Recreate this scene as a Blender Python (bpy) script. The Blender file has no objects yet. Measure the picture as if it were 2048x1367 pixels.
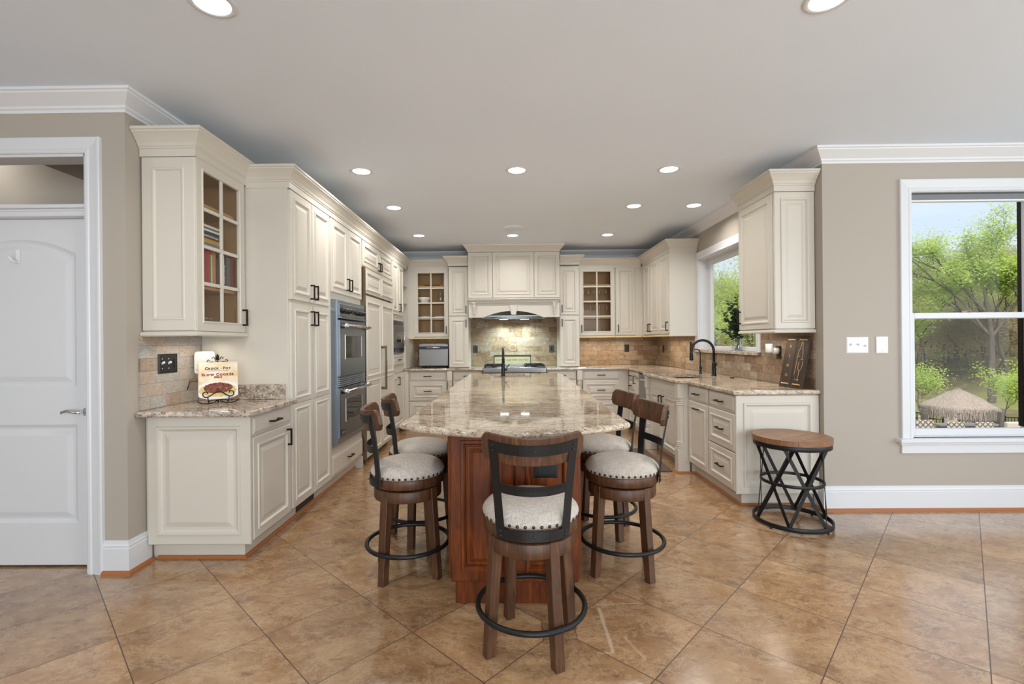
import bpy, bmesh, math, random
from mathutils import Vector, Matrix
from mathutils.geometry import tessellate_polygon
SC = bpy.context.scene
COL = SC.collection
PI = math.pi
rnd = random.Random(7)
# ------------------------------------------------------------------ camera, world, big lights, exposure
def make_camera():
    cd = bpy.data.cameras.new('camera'); co = bpy.data.objects.new('camera', cd); COL.objects.link(co)
    yaw, roll = .010, .0085
    r = Vector((math.cos(yaw), math.sin(yaw), 0)); f = Vector((-math.sin(yaw), math.cos(yaw), 0)); up = Vector((0, 0, 1))
    R = r*math.cos(roll) - up*math.sin(roll); U = up*math.cos(roll) + r*math.sin(roll)
    m = Matrix.Identity(4)
    for i in range(3):
        m[i][0] = R[i]; m[i][1] = U[i]; m[i][2] = -f[i]
    m[0][3], m[1][3], m[2][3] = 0, 0, 1.31
    co.matrix_world = m
    cd.sensor_fit = 'HORIZONTAL'; cd.sensor_width = 36; cd.lens = 955/2048*36
    cd.shift_x = 16/2048; cd.shift_y = -1.5/2048; cd.clip_start = .05; cd.clip_end = 400
    SC.camera = co
make_camera()
SC.view_settings.view_transform = 'Standard'
SC.view_settings.look = 'None'
SC.view_settings.gamma = 1
SC.view_settings.use_curve_mapping = False
SC.view_settings.exposure = 0.17
SC.cycles.max_bounces = 9; SC.cycles.diffuse_bounces = 5; SC.cycles.glossy_bounces = 4
SC.cycles.transparent_max_bounces = 12
SC.cycles.sample_clamp_indirect = 8
SC.cycles.use_denoising = True

def make_world():
    w = bpy.data.worlds.new('overcast_sky'); SC.world = w; w.use_nodes = True
    nt = w.node_tree; nt.nodes.clear(); N = nt.nodes.new; L = nt.links.new
    out = N('ShaderNodeOutputWorld'); bg = N('ShaderNodeBackground'); tc = N('ShaderNodeTexCoord')
    mp = N('ShaderNodeMapping'); mp.inputs['Scale'].default_value = (1.5, 1.5, 6)
    nz = N('ShaderNodeTexNoise'); nz.inputs['Scale'].default_value = 1.6; nz.inputs['Detail'].default_value = 5
    cr = N('ShaderNodeValToRGB')
    cr.color_ramp.elements[0].position = .3; cr.color_ramp.elements[0].color = (.64, .77, .90, 1)
    cr.color_ramp.elements[1].position = .7; cr.color_ramp.elements[1].color = (.80, .87, .93, 1)
    L(tc.outputs['Generated'], mp.inputs['Vector']); L(mp.outputs[0], nz.inputs['Vector']); L(nz.outputs[0], cr.inputs[0])
    L(cr.outputs[0], bg.inputs[0]); bg.inputs[1].default_value = 1.0; L(bg.outputs[0], out.inputs[0])
make_world()

def area(name, loc, direction, sx, sy, power, color=(1, 1, 1), spread=180, shape='RECTANGLE'):
    ld = bpy.data.lights.new(name, 'AREA'); ld.shape = shape; ld.size = sx; ld.size_y = sy
    ld.energy = power; ld.color = color; ld.spread = math.radians(spread)
    o = bpy.data.objects.new(name, ld); COL.objects.link(o); o.location = loc
    o.rotation_euler = Vector(direction).to_track_quat('-Z', 'Y').to_euler()
    return o
COOL_FILL = (.87, .945, 1.0)
WARM = (1.0, .98, .945)
area('fill_light_rear', (1.2, -3.85, 1.45), (-.02, 1, 0.16), 5.0, 2.1, 200, COOL_FILL)  # added fill from behind the camera; no window is known there
area('fill_light_right', (4.9, .3, 1.45), (-1, .1, 0.14), 4.5, 2.1, 75, COOL_FILL)  # added side fill from the right, out of view
area('fill_light_left', (-4.9, -1.2, 1.45), (1, .3, 0.1), 2.6, 2.0, 14, COOL_FILL)  # weak added fill from the left, out of view
def sun():
    ld = bpy.data.lights.new('hazy_sun', 'SUN'); ld.energy = 3.0; ld.angle = math.radians(50); ld.color = (1, .98, .94)
    o = bpy.data.objects.new('hazy_sun', ld); COL.objects.link(o); o.rotation_euler = Vector((.35, .75, -1)).to_track_quat('-Z', 'Y').to_euler()
sun()

# ------------------------------------------------------------------ helpers
def srgb(*c):
    return tuple(((x/255)/12.92 if x/255 <= .04045 else ((x/255+.055)/1.055)**2.4) for x in c)
class Fr:
    def __init__(s, O=(0, 0, 0), u=(1, 0, 0), v=(0, 1, 0), n=(0, 0, 1)):
        s.O = Vector(O); s.u = Vector(u); s.v = Vector(v); s.n = Vector(n)
    def __call__(s, a, b, c=0):
        return s.O + s.u*a + s.v*b + s.n*c
ID = Fr()
def FX(x): return Fr((x, 0, 0), (0, 1, 0), (0, 0, 1), (1, 0, 0))      # face looking +X: a = world Y
def FY(y): return Fr((0, y, 0), (1, 0, 0), (0, 0, 1), (0, -1, 0))     # face looking -Y: a = world X
def FN(x): return Fr((x, 0, 0), (0, -1, 0), (0, 0, 1), (-1, 0, 0))    # face looking -X: a = -world Y
class MB:
    def __init__(s): s.V = []; s.F = []; s.S = []
    def add(s, pts, faces, smooth=False):
        b = len(s.V); s.V += [Vector(p) for p in pts]
        s.F += [tuple(b+i for i in f) for f in faces]; s.S += [smooth]*len(faces)
    def box(s, a0, a1, b0, b1, c0, c1, fr=ID):
        p = [fr(a, b, c) for c in (c0, c1) for b in (b0, b1) for a in (a0, a1)]
        s.add(p, [(0, 2, 3, 1), (4, 5, 7, 6), (0, 1, 5, 4), (2, 6, 7, 3), (0, 4, 6, 2), (1, 3, 7, 5)])
        return s
    def bar(s, p, q, w, h, up=(0, 0, 1)):
        p = Vector(p); q = Vector(q); d = (q-p).normalized(); up = Vector(up)
        x = d.cross(up)
        x = x.normalized() if x.length > 1e-6 else Vector((1, 0, 0))
        y = x.cross(d)
        pts = []
        for e in (p, q):
            for (i, j) in ((-1, -1), (1, -1), (1, 1), (-1, 1)): pts.append(e + x*i*w/2 + y*j*h/2)
        s.add(pts, [(3, 2, 1, 0), (4, 5, 6, 7), (0, 1, 5, 4), (1, 2, 6, 5), (2, 3, 7, 6), (3, 0, 4, 7)])
        return s
    def lathe(s, prof, seg=24, fr=ID, smooth=True, cap=True, sx=1, sy=1):
        n = len(prof); pts = []
        for i in range(seg):
            t = 2*PI*i/seg
            for (r, z) in prof: pts.append(fr(r*math.cos(t)*sx, r*math.sin(t)*sy, z))
        fs = []
        for i in range(seg):
            j = (i+1) % seg
            for k in range(n-1): fs.append((i*n+k, j*n+k, j*n+k+1, i*n+k+1))
        s.add(pts, fs, smooth)
        if cap:
            for k in (0, n-1):
                if prof[k][0] > 1e-5:
                    idx = [i*n+k for i in range(seg)]
                    b = len(s.V)-len(pts)
                    s.F.append(tuple(b+i for i in (idx if k else idx[::-1]))); s.S.append(False)
        return s
    def tube(s, path, rad, seg=10, closed=False, cap=True):
        P = [Vector(p) for p in path]; n = len(P)
        rads = rad if isinstance(rad, (list, tuple)) else [rad]*n
        T = []
        for i in range(n):
            a = P[(i-1) % n] if (closed or i) else P[0]; b = P[(i+1) % n] if (closed or i < n-1) else P[-1]
            T.append((b-a).normalized())
        ref = Vector((0, 0, 1)) if abs(T[0].z) < .9 else Vector((1, 0, 0))
        x = T[0].cross(ref).normalized(); pts = []
        for i in range(n):
            x = (x - T[i]*x.dot(T[i])).normalized(); y = T[i].cross(x)
            for k in range(seg):
                t = 2*PI*k/seg; pts.append(P[i] + (x*math.cos(t)+y*math.sin(t))*rads[i])
        fs = []
        for i in range(n if closed else n-1):
            j = (i+1) % n
            for k in range(seg):
                l = (k+1) % seg; fs.append((i*seg+k, i*seg+l, j*seg+l, j*seg+k))
        s.add(pts, fs, True)
        if cap and not closed:
            b = len(s.V)-len(pts)
            s.F.append(tuple(b+k for k in range(seg))[::-1]); s.S.append(False)
            s.F.append(tuple(b+(n-1)*seg+k for k in range(seg))); s.S.append(False)
        return s
    def sweep(s, path, prof, fr=ID, closed=False, side=1, caps=True, smooth=False):
        """path: 2D points; prof: (offset to the side, height); mitred."""
        n = len(path); pts = []; m = len(prof)
        offs = [offset_poly(path, o*side, closed) for o, h in prof]
        for i in range(n):
            for k in range(m):
                a, b = offs[k][i]; pts.append(fr(a, b, prof[k][1]))
        fs = []
        for i in range(n if closed else n-1):
            j = (i+1) % n
            for k in range(m-1): fs.append((i*m+k, j*m+k, j*m+k+1, i*m+k+1))
        s.add(pts, fs, smooth)
        if caps and not closed:
            b = len(s.V)-len(pts)
            s.F.append(tuple(b+k for k in range(m))); s.S.append(False)
            s.F.append(tuple(b+(n-1)*m+k for k in range(m))[::-1]); s.S.append(False)
        return s
    def prism(s, poly, c0, c1, fr=ID):
        n = len(poly); pts = [fr(a, b, c0) for a, b in poly]+[fr(a, b, c1) for a, b in poly]
        fs = [tuple(range(n))[::-1], tuple(range(n, 2*n))]+[(i, (i+1) % n, n+(i+1) % n, n+i) for i in range(n)]
        s.add(pts, fs); return s
    def rings(s, rects, fr=ID, cap=True):
        """concentric rects (a0,a1,b0,b1,c): quads between, last one capped, first one capped as back."""
        pts = []
        for a0, a1, b0, b1, c in rects: pts += [fr(a0, b0, c), fr(a1, b0, c), fr(a1, b1, c), fr(a0, b1, c)]
        fs = []
        for i in range(len(rects)-1):
            for k in range(4):
                l = (k+1) % 4; fs.append((4*i+k, 4*i+l, 4*i+4+l, 4*i+4+k))
        fs.append((3, 2, 1, 0))
        if cap: e = 4*(len(rects)-1); fs.append((e, e+1, e+2, e+3))
        s.add(pts, fs); return s
    def panel(s, a0, a1, b0, b1, fr, c0=0, th=.02, prof=None):
        prof = prof or DOORP
        mx = max(i for i, h in prof); lim = min(a1-a0, b1-b0)*.5*.86
        k = min(1, lim/mx)
        R = [(a0, a1, b0, b1, c0)]
        for i, h in prof: R.append((a0+i*k, a1-i*k, b0+i*k, b1-i*k, c0+th+h))
        return s.rings(R, fr)
    def sphere(s, c, r, seg=12, rg=8, sz=1):
        pr = [(max(r*math.sin(PI*i/rg), 1e-6 if i in (0, rg) else 0), -r*math.cos(PI*i/rg)*sz) for i in range(rg+1)]
        return s.lathe(pr, seg, Fr(c), True, False)
    def build(s, name, mat, parent=None, bevel=0, kind=None, seg=1, weld=False):
        me = bpy.data.meshes.new(name)
        off = Vector((0, 0, 0))
        base = parent
        while base is not None and base.parent is not None: base = base.parent
        inv = Matrix.Identity(4)
        if base is not None: inv = base.matrix_basis.inverted()
        me.from_pydata([inv @ v for v in s.V], [], s.F)
        me.polygons.foreach_set('use_smooth', s.S)
        bm = bmesh.new(); bm.from_mesh(me)
        if weld: bmesh.ops.remove_doubles(bm, verts=bm.verts, dist=1e-5)
        bmesh.ops.recalc_face_normals(bm, faces=bm.faces); bm.to_mesh(me); bm.free()
        me.update()
        me.materials.append(mat)
        o = bpy.data.objects.new(name, me); COL.objects.link(o)
        if parent is not None: o.parent = parent
        if bevel:
            b = o.modifiers.new('soft_edges', 'BEVEL'); b.width = bevel; b.segments = seg; b.limit_method = 'ANGLE'; b.angle_limit = math.radians(40)
        if kind: o['kind'] = kind
        return o
def offset_poly(path, d, closed):
    n = len(path); out = []
    for i in range(n):
        p = Vector(path[i])
        ds = []
        if closed or i > 0: ds.append((p-Vector(path[(i-1) % n])).normalized())
        if closed or i < n-1: ds.append((Vector(path[(i+1) % n])-p).normalized())
        ns = [Vector((-e.y, e.x)) for e in ds]
        if len(ns) == 1: out.append(tuple(p+ns[0]*d))
        else:
            m = (ns[0]+ns[1]); m = m/(1+ns[0].dot(ns[1])) if ns[0].dot(ns[1]) > -.99 else ns[0]
            out.append(tuple(p+m*d))
    return out
DOORP = [(0, -.004), (.004, 0), (.046, 0), (.050, .007), (.060, .007), (.067, -.003), (.072, -.007), (.084, -.007), (.108, .002), (.112, .002)]
DRAWP = [(0, -.009), (.006, -.008), (.022, 0), (.026, 0)]
FLATP = [(0, -.003), (.003, 0)]
def thing(name, label, cat, loc=(0, 0, 0), rz=0, group=None):
    o = bpy.data.objects.new(name, None); COL.objects.link(o); o.location = loc; o.rotation_euler = (0, 0, rz)
    o.empty_display_size = .1
    o.matrix_basis = Matrix.Translation(loc) @ Matrix.Rotation(rz, 4, 'Z')
    o['label'] = label; o['category'] = cat
    if group: o['group'] = group
    return o
def tag(o, label, cat, group=None, kind=None):
    o['label'] = label; o['category'] = cat
    if group: o['group'] = group
    if kind: o['kind'] = kind
    return o
def solo(mb, name, mat, label, cat, loc, group=None, bevel=0, kind=None):
    """a thing that is one mesh: verts given in world, origin moved to loc"""
    mb.V = [v-Vector(loc) for v in mb.V]
    o = mb.build(name, mat, None, bevel); o.location = loc
    return tag(o, label, cat, group, kind)
def struct(mb, name, mat, bevel=0):
    o = mb.build(name, mat, None, bevel); o['kind'] = 'structure'; return o
def copy_tree(o, parent=None):
    c = o.copy(); COL.objects.link(c); c.parent = parent
    for ch in o.children: copy_tree(ch, c)
    return c
def glyph(ch, size, bold=0):
    cu = bpy.data.curves.new('txt', 'FONT'); cu.body = ch; cu.size = size; cu.extrude = .0003; cu.offset = bold; cu.resolution_u = 3
    t = bpy.data.objects.new('txt', cu); COL.objects.link(t)
    me = bpy.data.meshes.new_from_object(t.evaluated_get(bpy.context.evaluated_depsgraph_get()))
    r = [v.co.copy() for v in me.vertices], [tuple(p.vertices) for p in me.polygons]
    bpy.data.objects.remove(t); bpy.data.curves.remove(cu); bpy.data.meshes.remove(me); return r
def text(string, size, fr, mat, name, parent, extrude=.0008, bold=0, align='CENTER', sx=1.0):
    cu = bpy.data.curves.new('txt', 'FONT'); cu.body = string; cu.size = size; cu.align_x = align; cu.align_y = 'CENTER'
    cu.extrude = extrude; cu.offset = bold; cu.resolution_u = 3
    t = bpy.data.objects.new('txt', cu); COL.objects.link(t)
    dg = bpy.context.evaluated_depsgraph_get(); me = bpy.data.meshes.new_from_object(t.evaluated_get(dg))
    mb = MB(); mb.add([fr(v.co.x*sx, v.co.y, v.co.z) for v in me.vertices], [tuple(p.vertices) for p in me.polygons])
    bpy.data.objects.remove(t); bpy.data.curves.remove(cu); bpy.data.meshes.remove(me)
    return mb.build(name, mat, parent)

# ------------------------------------------------------------------ materials
def newmat(name):
    m = bpy.data.materials.new(name); m.use_nodes = True; nt = m.node_tree
    b = nt.nodes['Principled BSDF']; return m, nt, b
def plain(name, c, rough=.5, metal=0, spec=.5, coat=0):
    m, nt, b = newmat(name)
    b.inputs['Base Color'].default_value = (*c, 1); b.inputs['Roughness'].default_value = rough
    b.inputs['Metallic'].default_value = metal; b.inputs['Specular IOR Level'].default_value = spec
    if coat: b.inputs['Coat Weight'].default_value = coat; b.inputs['Coat Roughness'].default_value = .15
    return m
class G:
    """tiny node helper"""
    def __init__(s, m): s.nt = m.node_tree; s.b = s.nt.nodes['Principled BSDF']
    def n(s, t, **k):
        x = s.nt.nodes.new(t)
        for a, v in k.items():
            if hasattr(x, a): setattr(x, a, v)
            else: x.inputs[a].default_value = v
        return x
    def l(s, a, b): s.nt.links.new(a, b)
    def math(s, op, a, b=None, c=None):
        x = s.nt.nodes.new('ShaderNodeMath'); x.operation = op
        for i, v in enumerate((a, b, c)):
            if v is None: continue
            if hasattr(v, 'is_linked'): s.l(v, x.inputs[i])
            else: x.inputs[i].default_value = v
        return x.outputs[0]
    def pos(s): return s.nt.nodes.new('ShaderNodeNewGeometry').outputs['Position']
    def obj(s): return s.nt.nodes.new('ShaderNodeTexCoord').outputs['Object']
    def map(s, vec, scale=(1, 1, 1), rot=(0, 0, 0), loc=(0, 0, 0)):
        x = s.nt.nodes.new('ShaderNodeMapping'); x.inputs['Scale'].default_value = scale; x.inputs['Rotation'].default_value = rot
        x.inputs['Location'].default_value = loc
        s.l(vec, x.inputs['Vector']); return x.outputs[0]
    def noise(s, vec, scale, detail=4, rough=.55, dist=0):
        x = s.nt.nodes.new('ShaderNodeTexNoise'); x.inputs['Scale'].default_value = scale; x.inputs['Detail'].default_value = detail
        x.inputs['Roughness'].default_value = rough; x.inputs['Distortion'].default_value = dist
        if vec is not None: s.l(vec, x.inputs['Vector'])
        return x.outputs[0]
    def ramp(s, fac, stops):
        x = s.nt.nodes.new('ShaderNodeValToRGB'); e = x.color_ramp.elements
        while len(e) < len(stops): e.new(.5)
        for i, (p, c) in enumerate(stops): e[i].position = p; e[i].color = (*c, 1) if len(c) == 3 else c
        s.l(fac, x.inputs[0]); return x.outputs[0]
    def mix(s, fac, a, b, mode='MIX'):
        x = s.nt.nodes.new('ShaderNodeMix'); x.data_type = 'RGBA'; x.blend_type = mode
        for sock, v in ((x.inputs['Factor'], fac), (x.inputs[6], a), (x.inputs[7], b)):
            if hasattr(v, 'is_linked'): s.l(v, sock)
            else: sock.default_value = v if not isinstance(v, tuple) else ((*v, 1) if len(v) == 3 else v)
        return x.outputs[2]
    def bump(s, h, strength=.3, dist=.01):
        x = s.nt.nodes.new('ShaderNodeBump'); x.inputs['Strength'].default_value = strength; x.inputs['Distance'].default_value = dist
        s.l(h, x.inputs['Height']); s.l(x.outputs[0], s.b.inputs['Normal'])
    def color(s, c): s.l(c, s.b.inputs['Base Color'])
def wallpaint(name, c, rough=.85, bump=.02):
    m = plain(name, c, rough, spec=.25); g = G(m)
    p = g.pos(); g.bump(g.noise(p, 180, 3), bump, .002)
    g.color(g.mix(g.noise(p, 1.2, 2), tuple(x*.97 for x in c), tuple(min(1, x*1.03) for x in c)))
    return m
M = {}
M['wall'] = wallpaint('beige_wall_paint', srgb(177, 168, 156))
M['white'] = wallpaint('white_ceiling_paint', srgb(232, 240, 250))
M['trim'] = plain('white_gloss_trim', srgb(220, 221, 223), .38)
M['crown'] = plain('white_crown_paint', srgb(228, 228, 229), .5)
M['cream'] = plain('cream_cabinet_lacquer', srgb(210, 203, 190), .34)
M['maple'] = plain('maple_cabinet_lining', srgb(176, 138, 84), .5)
M['railwood'] = plain('pale_maple_light_rail', srgb(226, 202, 156), .45)
M['bronze'] = plain('dark_bronze_metal', srgb(46, 36, 28), .35, .8)
M['pewter'] = plain('aged_pewter', srgb(120, 104, 84), .3, .9)
M['gunmetal'] = plain('dark_gunmetal', srgb(70, 64, 58), .32, .8)
M['ovensteel'] = plain('cool_brushed_steel', srgb(128, 134, 142), .3, 1)
M['blackmetal'] = plain('matte_black_metal', srgb(28, 27, 27), .45, .3)
M['faucet'] = plain('satin_black_faucet', srgb(24, 26, 30), .28, .4)
M['blackplastic'] = plain('black_plastic', srgb(14, 14, 15), .3)
M['offwhite'] = plain('off_white_plastic', srgb(206, 204, 200), .4)
M['whiteplastic'] = plain('white_plastic', srgb(236, 236, 234), .35)
M['chrome'] = plain('satin_chrome', (.62, .62, .63), .22, 1)
M['grate'] = plain('cast_iron', srgb(16, 16, 17), .6)
M['darkglass'] = plain('dark_oven_glass', srgb(12, 13, 16), .05)
M['mat'] = plain('brown_rubber_mat', srgb(92, 74, 62), .8)
M['shoe'] = plain('stained_oak_shoe', srgb(168, 104, 58), .4)
M['grille'] = plain('dark_vent_metal', srgb(66, 64, 62), .5, .5)
M['ceramic'] = plain('white_ceramic', srgb(236, 234, 228), .15)
def steel():
    m = plain('brushed_stainless_steel', srgb(138, 136, 134), .3, 1); g = G(m)
    v = g.map(g.pos(), (3, 3, 160)); n = g.noise(v, 4, 3)
    g.l(g.ramp(n, [(0, (.22,)*3), (1, (.40,)*3)]), g.b.inputs['Roughness'])
    return m
M['steel'] = steel()
M['coolsteel'] = plain('blued_oven_trim_steel', srgb(150, 160, 172), .32, .9)
def wood(name, dark, mid, light, scale=(14, 14, 1.6), rough=.45, coat=0, bump=.08):
    m = plain(name, mid, rough, coat=coat); g = G(m)
    v = g.map(g.obj(), scale); n = g.noise(v, 3.0, 8, .6, 1.2); big = g.noise(g.map(g.obj(), (2, 2, 1)), 3, 2)
    c = g.ramp(n, [(.25, dark), (.5, mid), (.75, light)])
    g.color(g.mix(g.ramp(big, [(.35, (0,)*3), (.7, (.6,)*3)]), c, dark))
    g.bump(n, bump, .003); return m
M['stoolwood'] = wood('walnut_stool_wood', srgb(50, 31, 19), srgb(90, 57, 34), srgb(122, 82, 52))
M['cherry'] = wood('cherry_island_wood', srgb(58, 24, 5), srgb(110, 50, 9), srgb(146, 76, 22), (9, 9, 1.2), .42, .0, .03)
M['cherry'].node_tree.nodes['Principled BSDF'].inputs['Specular IOR Level'].default_value = .3
M['tablewood'] = wood('oak_tabletop_wood', srgb(112, 76, 50), srgb(142, 101, 70), srgb(166, 124, 90), (2, 16, 8), .4)
M['signwood'] = wood('dark_sign_wood', srgb(48, 36, 28), srgb(72, 56, 44), srgb(92, 74, 60), (6, 20, 2), .7)
M['postwood'] = wood('cedar_wood', srgb(120, 70, 40), srgb(170, 104, 60), srgb(196, 130, 84), (8, 8, 1), .7)
def fabric():
    m = plain('oatmeal_linen', srgb(200, 190, 178), .95, spec=.1); g = G(m); p = g.obj()
    a = g.noise(g.map(p, (260, 60, 60)), 1, 2); b = g.noise(g.map(p, (60, 260, 60)), 1, 2); big = g.noise(p, 7, 3)
    w = g.math('ADD', a, b)
    c = g.ramp(g.math('MULTIPLY', w, .5), [(.3, srgb(168, 158, 146)), (.55, srgb(204, 196, 186)), (.75, srgb(226, 220, 212))])
    g.color(g.mix(g.ramp(big, [(.45, (0,)*3), (.7, (.35,)*3)]), c, srgb(170, 152, 134))); g.bump(w, .25, .002)
    return m
M['fabric'] = fabric()
def floor_mat():
    m = plain('travertine_floor_tile', (.4, .27, .17), .25, coat=.7); g = G(m); p = g.pos()
    sp = g.n('ShaderNodeSeparateXYZ'); g.l(p, sp.inputs[0])
    ox, oy, a, b = -2.1008, 2.4379, .32085, .33840; s2 = a*a+b*b
    dx = g.math('SUBTRACT', sp.outputs[0], ox); dy = g.math('SUBTRACT', sp.outputs[1], oy)
    i = g.math('ADD', g.math('MULTIPLY', dx, a/s2), g.math('MULTIPLY', dy, b/s2))
    j = g.math('ADD', g.math('MULTIPLY', dx, b/s2), g.math('MULTIPLY', dy, -a/s2))
    def edge(t):
        f = g.math('FRACT', t); return g.math('MINIMUM', f, g.math('SUBTRACT', 1.0, f))
    e = g.math('MINIMUM', edge(i), edge(j))
    # one small square inlay on a tile corner
    qx = g.math('ABSOLUTE', g.math('SUBTRACT', sp.outputs[0], .2155)); qy = g.math('ABSOLUTE', g.math('SUBTRACT', sp.outputs[1], 2.17))
    q = g.math('MAXIMUM', qx, qy)
    inq = g.math('LESS_THAN', q, .075); ring = g.math('LESS_THAN', g.math('ABSOLUTE', g.math('SUBTRACT', q, .075)), .0016)
    gr = g.math('LESS_THAN', e, .0045)
    gr = g.math('MAXIMUM', g.math('MULTIPLY', gr, g.math('SUBTRACT', 1.0, inq)), ring)
    cell = g.n('ShaderNodeCombineXYZ'); g.l(g.math('FLOOR', i), cell.inputs[0]); g.l(g.math('FLOOR', j), cell.inputs[1]); g.l(inq, cell.inputs[2])
    wn = g.n('ShaderNodeTexWhiteNoise', noise_dimensions='3D'); g.l(cell.outputs[0], wn.inputs['Vector'])
    vadd = g.n('ShaderNodeVectorMath', operation='MULTIPLY_ADD'); g.l(wn.outputs['Color'], vadd.inputs[0]); vadd.inputs[1].default_value = (9, 9, 9); g.l(p, vadd.inputs[2])
    R_ = (0, 0, .78)
    n1 = g.noise(g.map(vadd.outputs[0], (1, 1.35, 1), R_), 3.2, 10, .68, .5)
    n2 = g.noise(vadd.outputs[0], 30, 9, .80, .3); n3 = g.noise(g.map(vadd.outputs[0], (1, 1.5, 1), R_), 4.6, 11, .80, .45)
    n4 = g.noise(g.map(vadd.outputs[0], (1, 1.7, 1), R_), 9, 10, .78, .4)
    c = g.ramp(n1, [(.32, srgb(134, 99, 68)), (.45, srgb(158, 120, 84)), (.55, srgb(169, 132, 94)), (.64, srgb(182, 147, 108)), (.76, srgb(200, 168, 130))])
    c = g.mix(g.ramp(n3, [(.505, (0,)*3), (.525, (.46,)*3), (.55, (.04,)*3), (.60, (.0,)*3)]), c, srgb(212, 186, 152))
    c = g.mix(g.ramp(n4, [(.53, (0,)*3), (.64, (.66,)*3)]), c, srgb(112, 80, 56))
    c = g.mix(g.ramp(n2, [(.55, (0,)*3), (.64, (.42,)*3)]), c, srgb(112, 80, 58))
    c = g.mix(g.ramp(n2, [(.34, (.32,)*3), (.43, (0,)*3)]), c, srgb(206, 182, 152))
    # old pale scuff marks left on one tile
    for ax, ay, bx, by, wd, k in ((.430, 2.34, .428, 2.02, .008, .55), (.43, 2.372, .66, 2.386, .006, .28), (.36, 2.007, .43, 2.007, .004, .4), (.50, 2.11, .55, 1.97, .007, .3)):
        L2 = (bx-ax)**2+(by-ay)**2; px = g.math('SUBTRACT', sp.outputs[0], ax); py = g.math('SUBTRACT', sp.outputs[1], ay)
        t = g.n('ShaderNodeClamp'); g.l(g.math('DIVIDE', g.math('ADD', g.math('MULTIPLY', px, bx-ax), g.math('MULTIPLY', py, by-ay)), L2), t.inputs[0])
        ex = g.math('SUBTRACT', px, g.math('MULTIPLY', t.outputs[0], bx-ax)); ey = g.math('SUBTRACT', py, g.math('MULTIPLY', t.outputs[0], by-ay))
        dd = g.math('SQRT', g.math('ADD', g.math('MULTIPLY', ex, ex), g.math('MULTIPLY', ey, ey)))
        c = g.mix(g.math('MULTIPLY', g.math('LESS_THAN', g.math('ADD', dd, g.math('MULTIPLY', g.math('SUBTRACT', n2, .5), .02)), wd), k), c, srgb(206, 188, 164))
    hv = g.n('ShaderNodeHueSaturation'); g.l(c, hv.inputs['Color']); g.l(g.math('MULTIPLY_ADD', wn.outputs['Value'], .26, .88), hv.inputs['Value'])
    c = g.mix(gr, hv.outputs[0], srgb(74, 58, 46)); g.color(c)
    g.l(g.math('ADD', g.math('MULTIPLY', n2, .16), g.math('MULTIPLY_ADD', gr, .5, .13)), g.b.inputs['Roughness'])
    h = g.math('SUBTRACT', g.math('MULTIPLY', n3, .10), gr); g.bump(h, .16, .003)
    return m
M['floor'] = floor_mat()
def granite(name, tint=(1, 1, 1), rot=0):
    m = plain(name, (.5, .42, .35), .045); g = G(m); p = g.map(g.pos(), (1, 1, 1), (0, 0, rot))
    st = g.noise(g.map(p, (6, 18, 18)), 2.0, 9, .74, .6)
    st2 = g.noise(g.map(p, (14, 50, 50)), 1.6, 7, .75, .5)
    big = g.noise(g.map(p, (1, 2.6, 2.6)), 2.2, 4, .6, .6)
    sp = g.noise(p, 120, 4, .7); bl = g.noise(g.map(p, (1, 1.6, 1.6)), 34, 6, .7, 1.0)
    T = lambda r, gg, b: tuple(x*t for x, t in zip(srgb(r, gg, b), tint))
    c = g.ramp(g.math('ADD', g.math('MULTIPLY', st, .62), g.math('MULTIPLY', big, .38)), [(.36, T(118, 100, 90)), (.44, T(164, 146, 128)), (.50, T(198, 180, 156)), (.57, T(220, 205, 182)), (.66, T(196, 182, 164))])
    c = g.mix(g.ramp(st2, [(.52, (0,)*3), (.64, (.66,)*3)]), c, T(96, 72, 62))
    c = g.mix(g.ramp(bl, [(.565, (0,)*3), (.63, (.9,)*3)]), c, T(72, 52, 48))
    c = g.mix(g.ramp(bl, [(.34, (.8,)*3), (.44, (0,)*3)]), c, T(236, 232, 224))
    c = g.mix(g.ramp(sp, [(.57, (0,)*3), (.65, (.7,)*3)]), c, T(66, 54, 54))
    g.color(c); return m
M['granite'] = granite('streaked_granite')
M['granite2'] = granite('cool_lit_granite', (.93, .95, 1.0), .5)  # same granite; cooler light on the left counter is put into the tint
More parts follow.
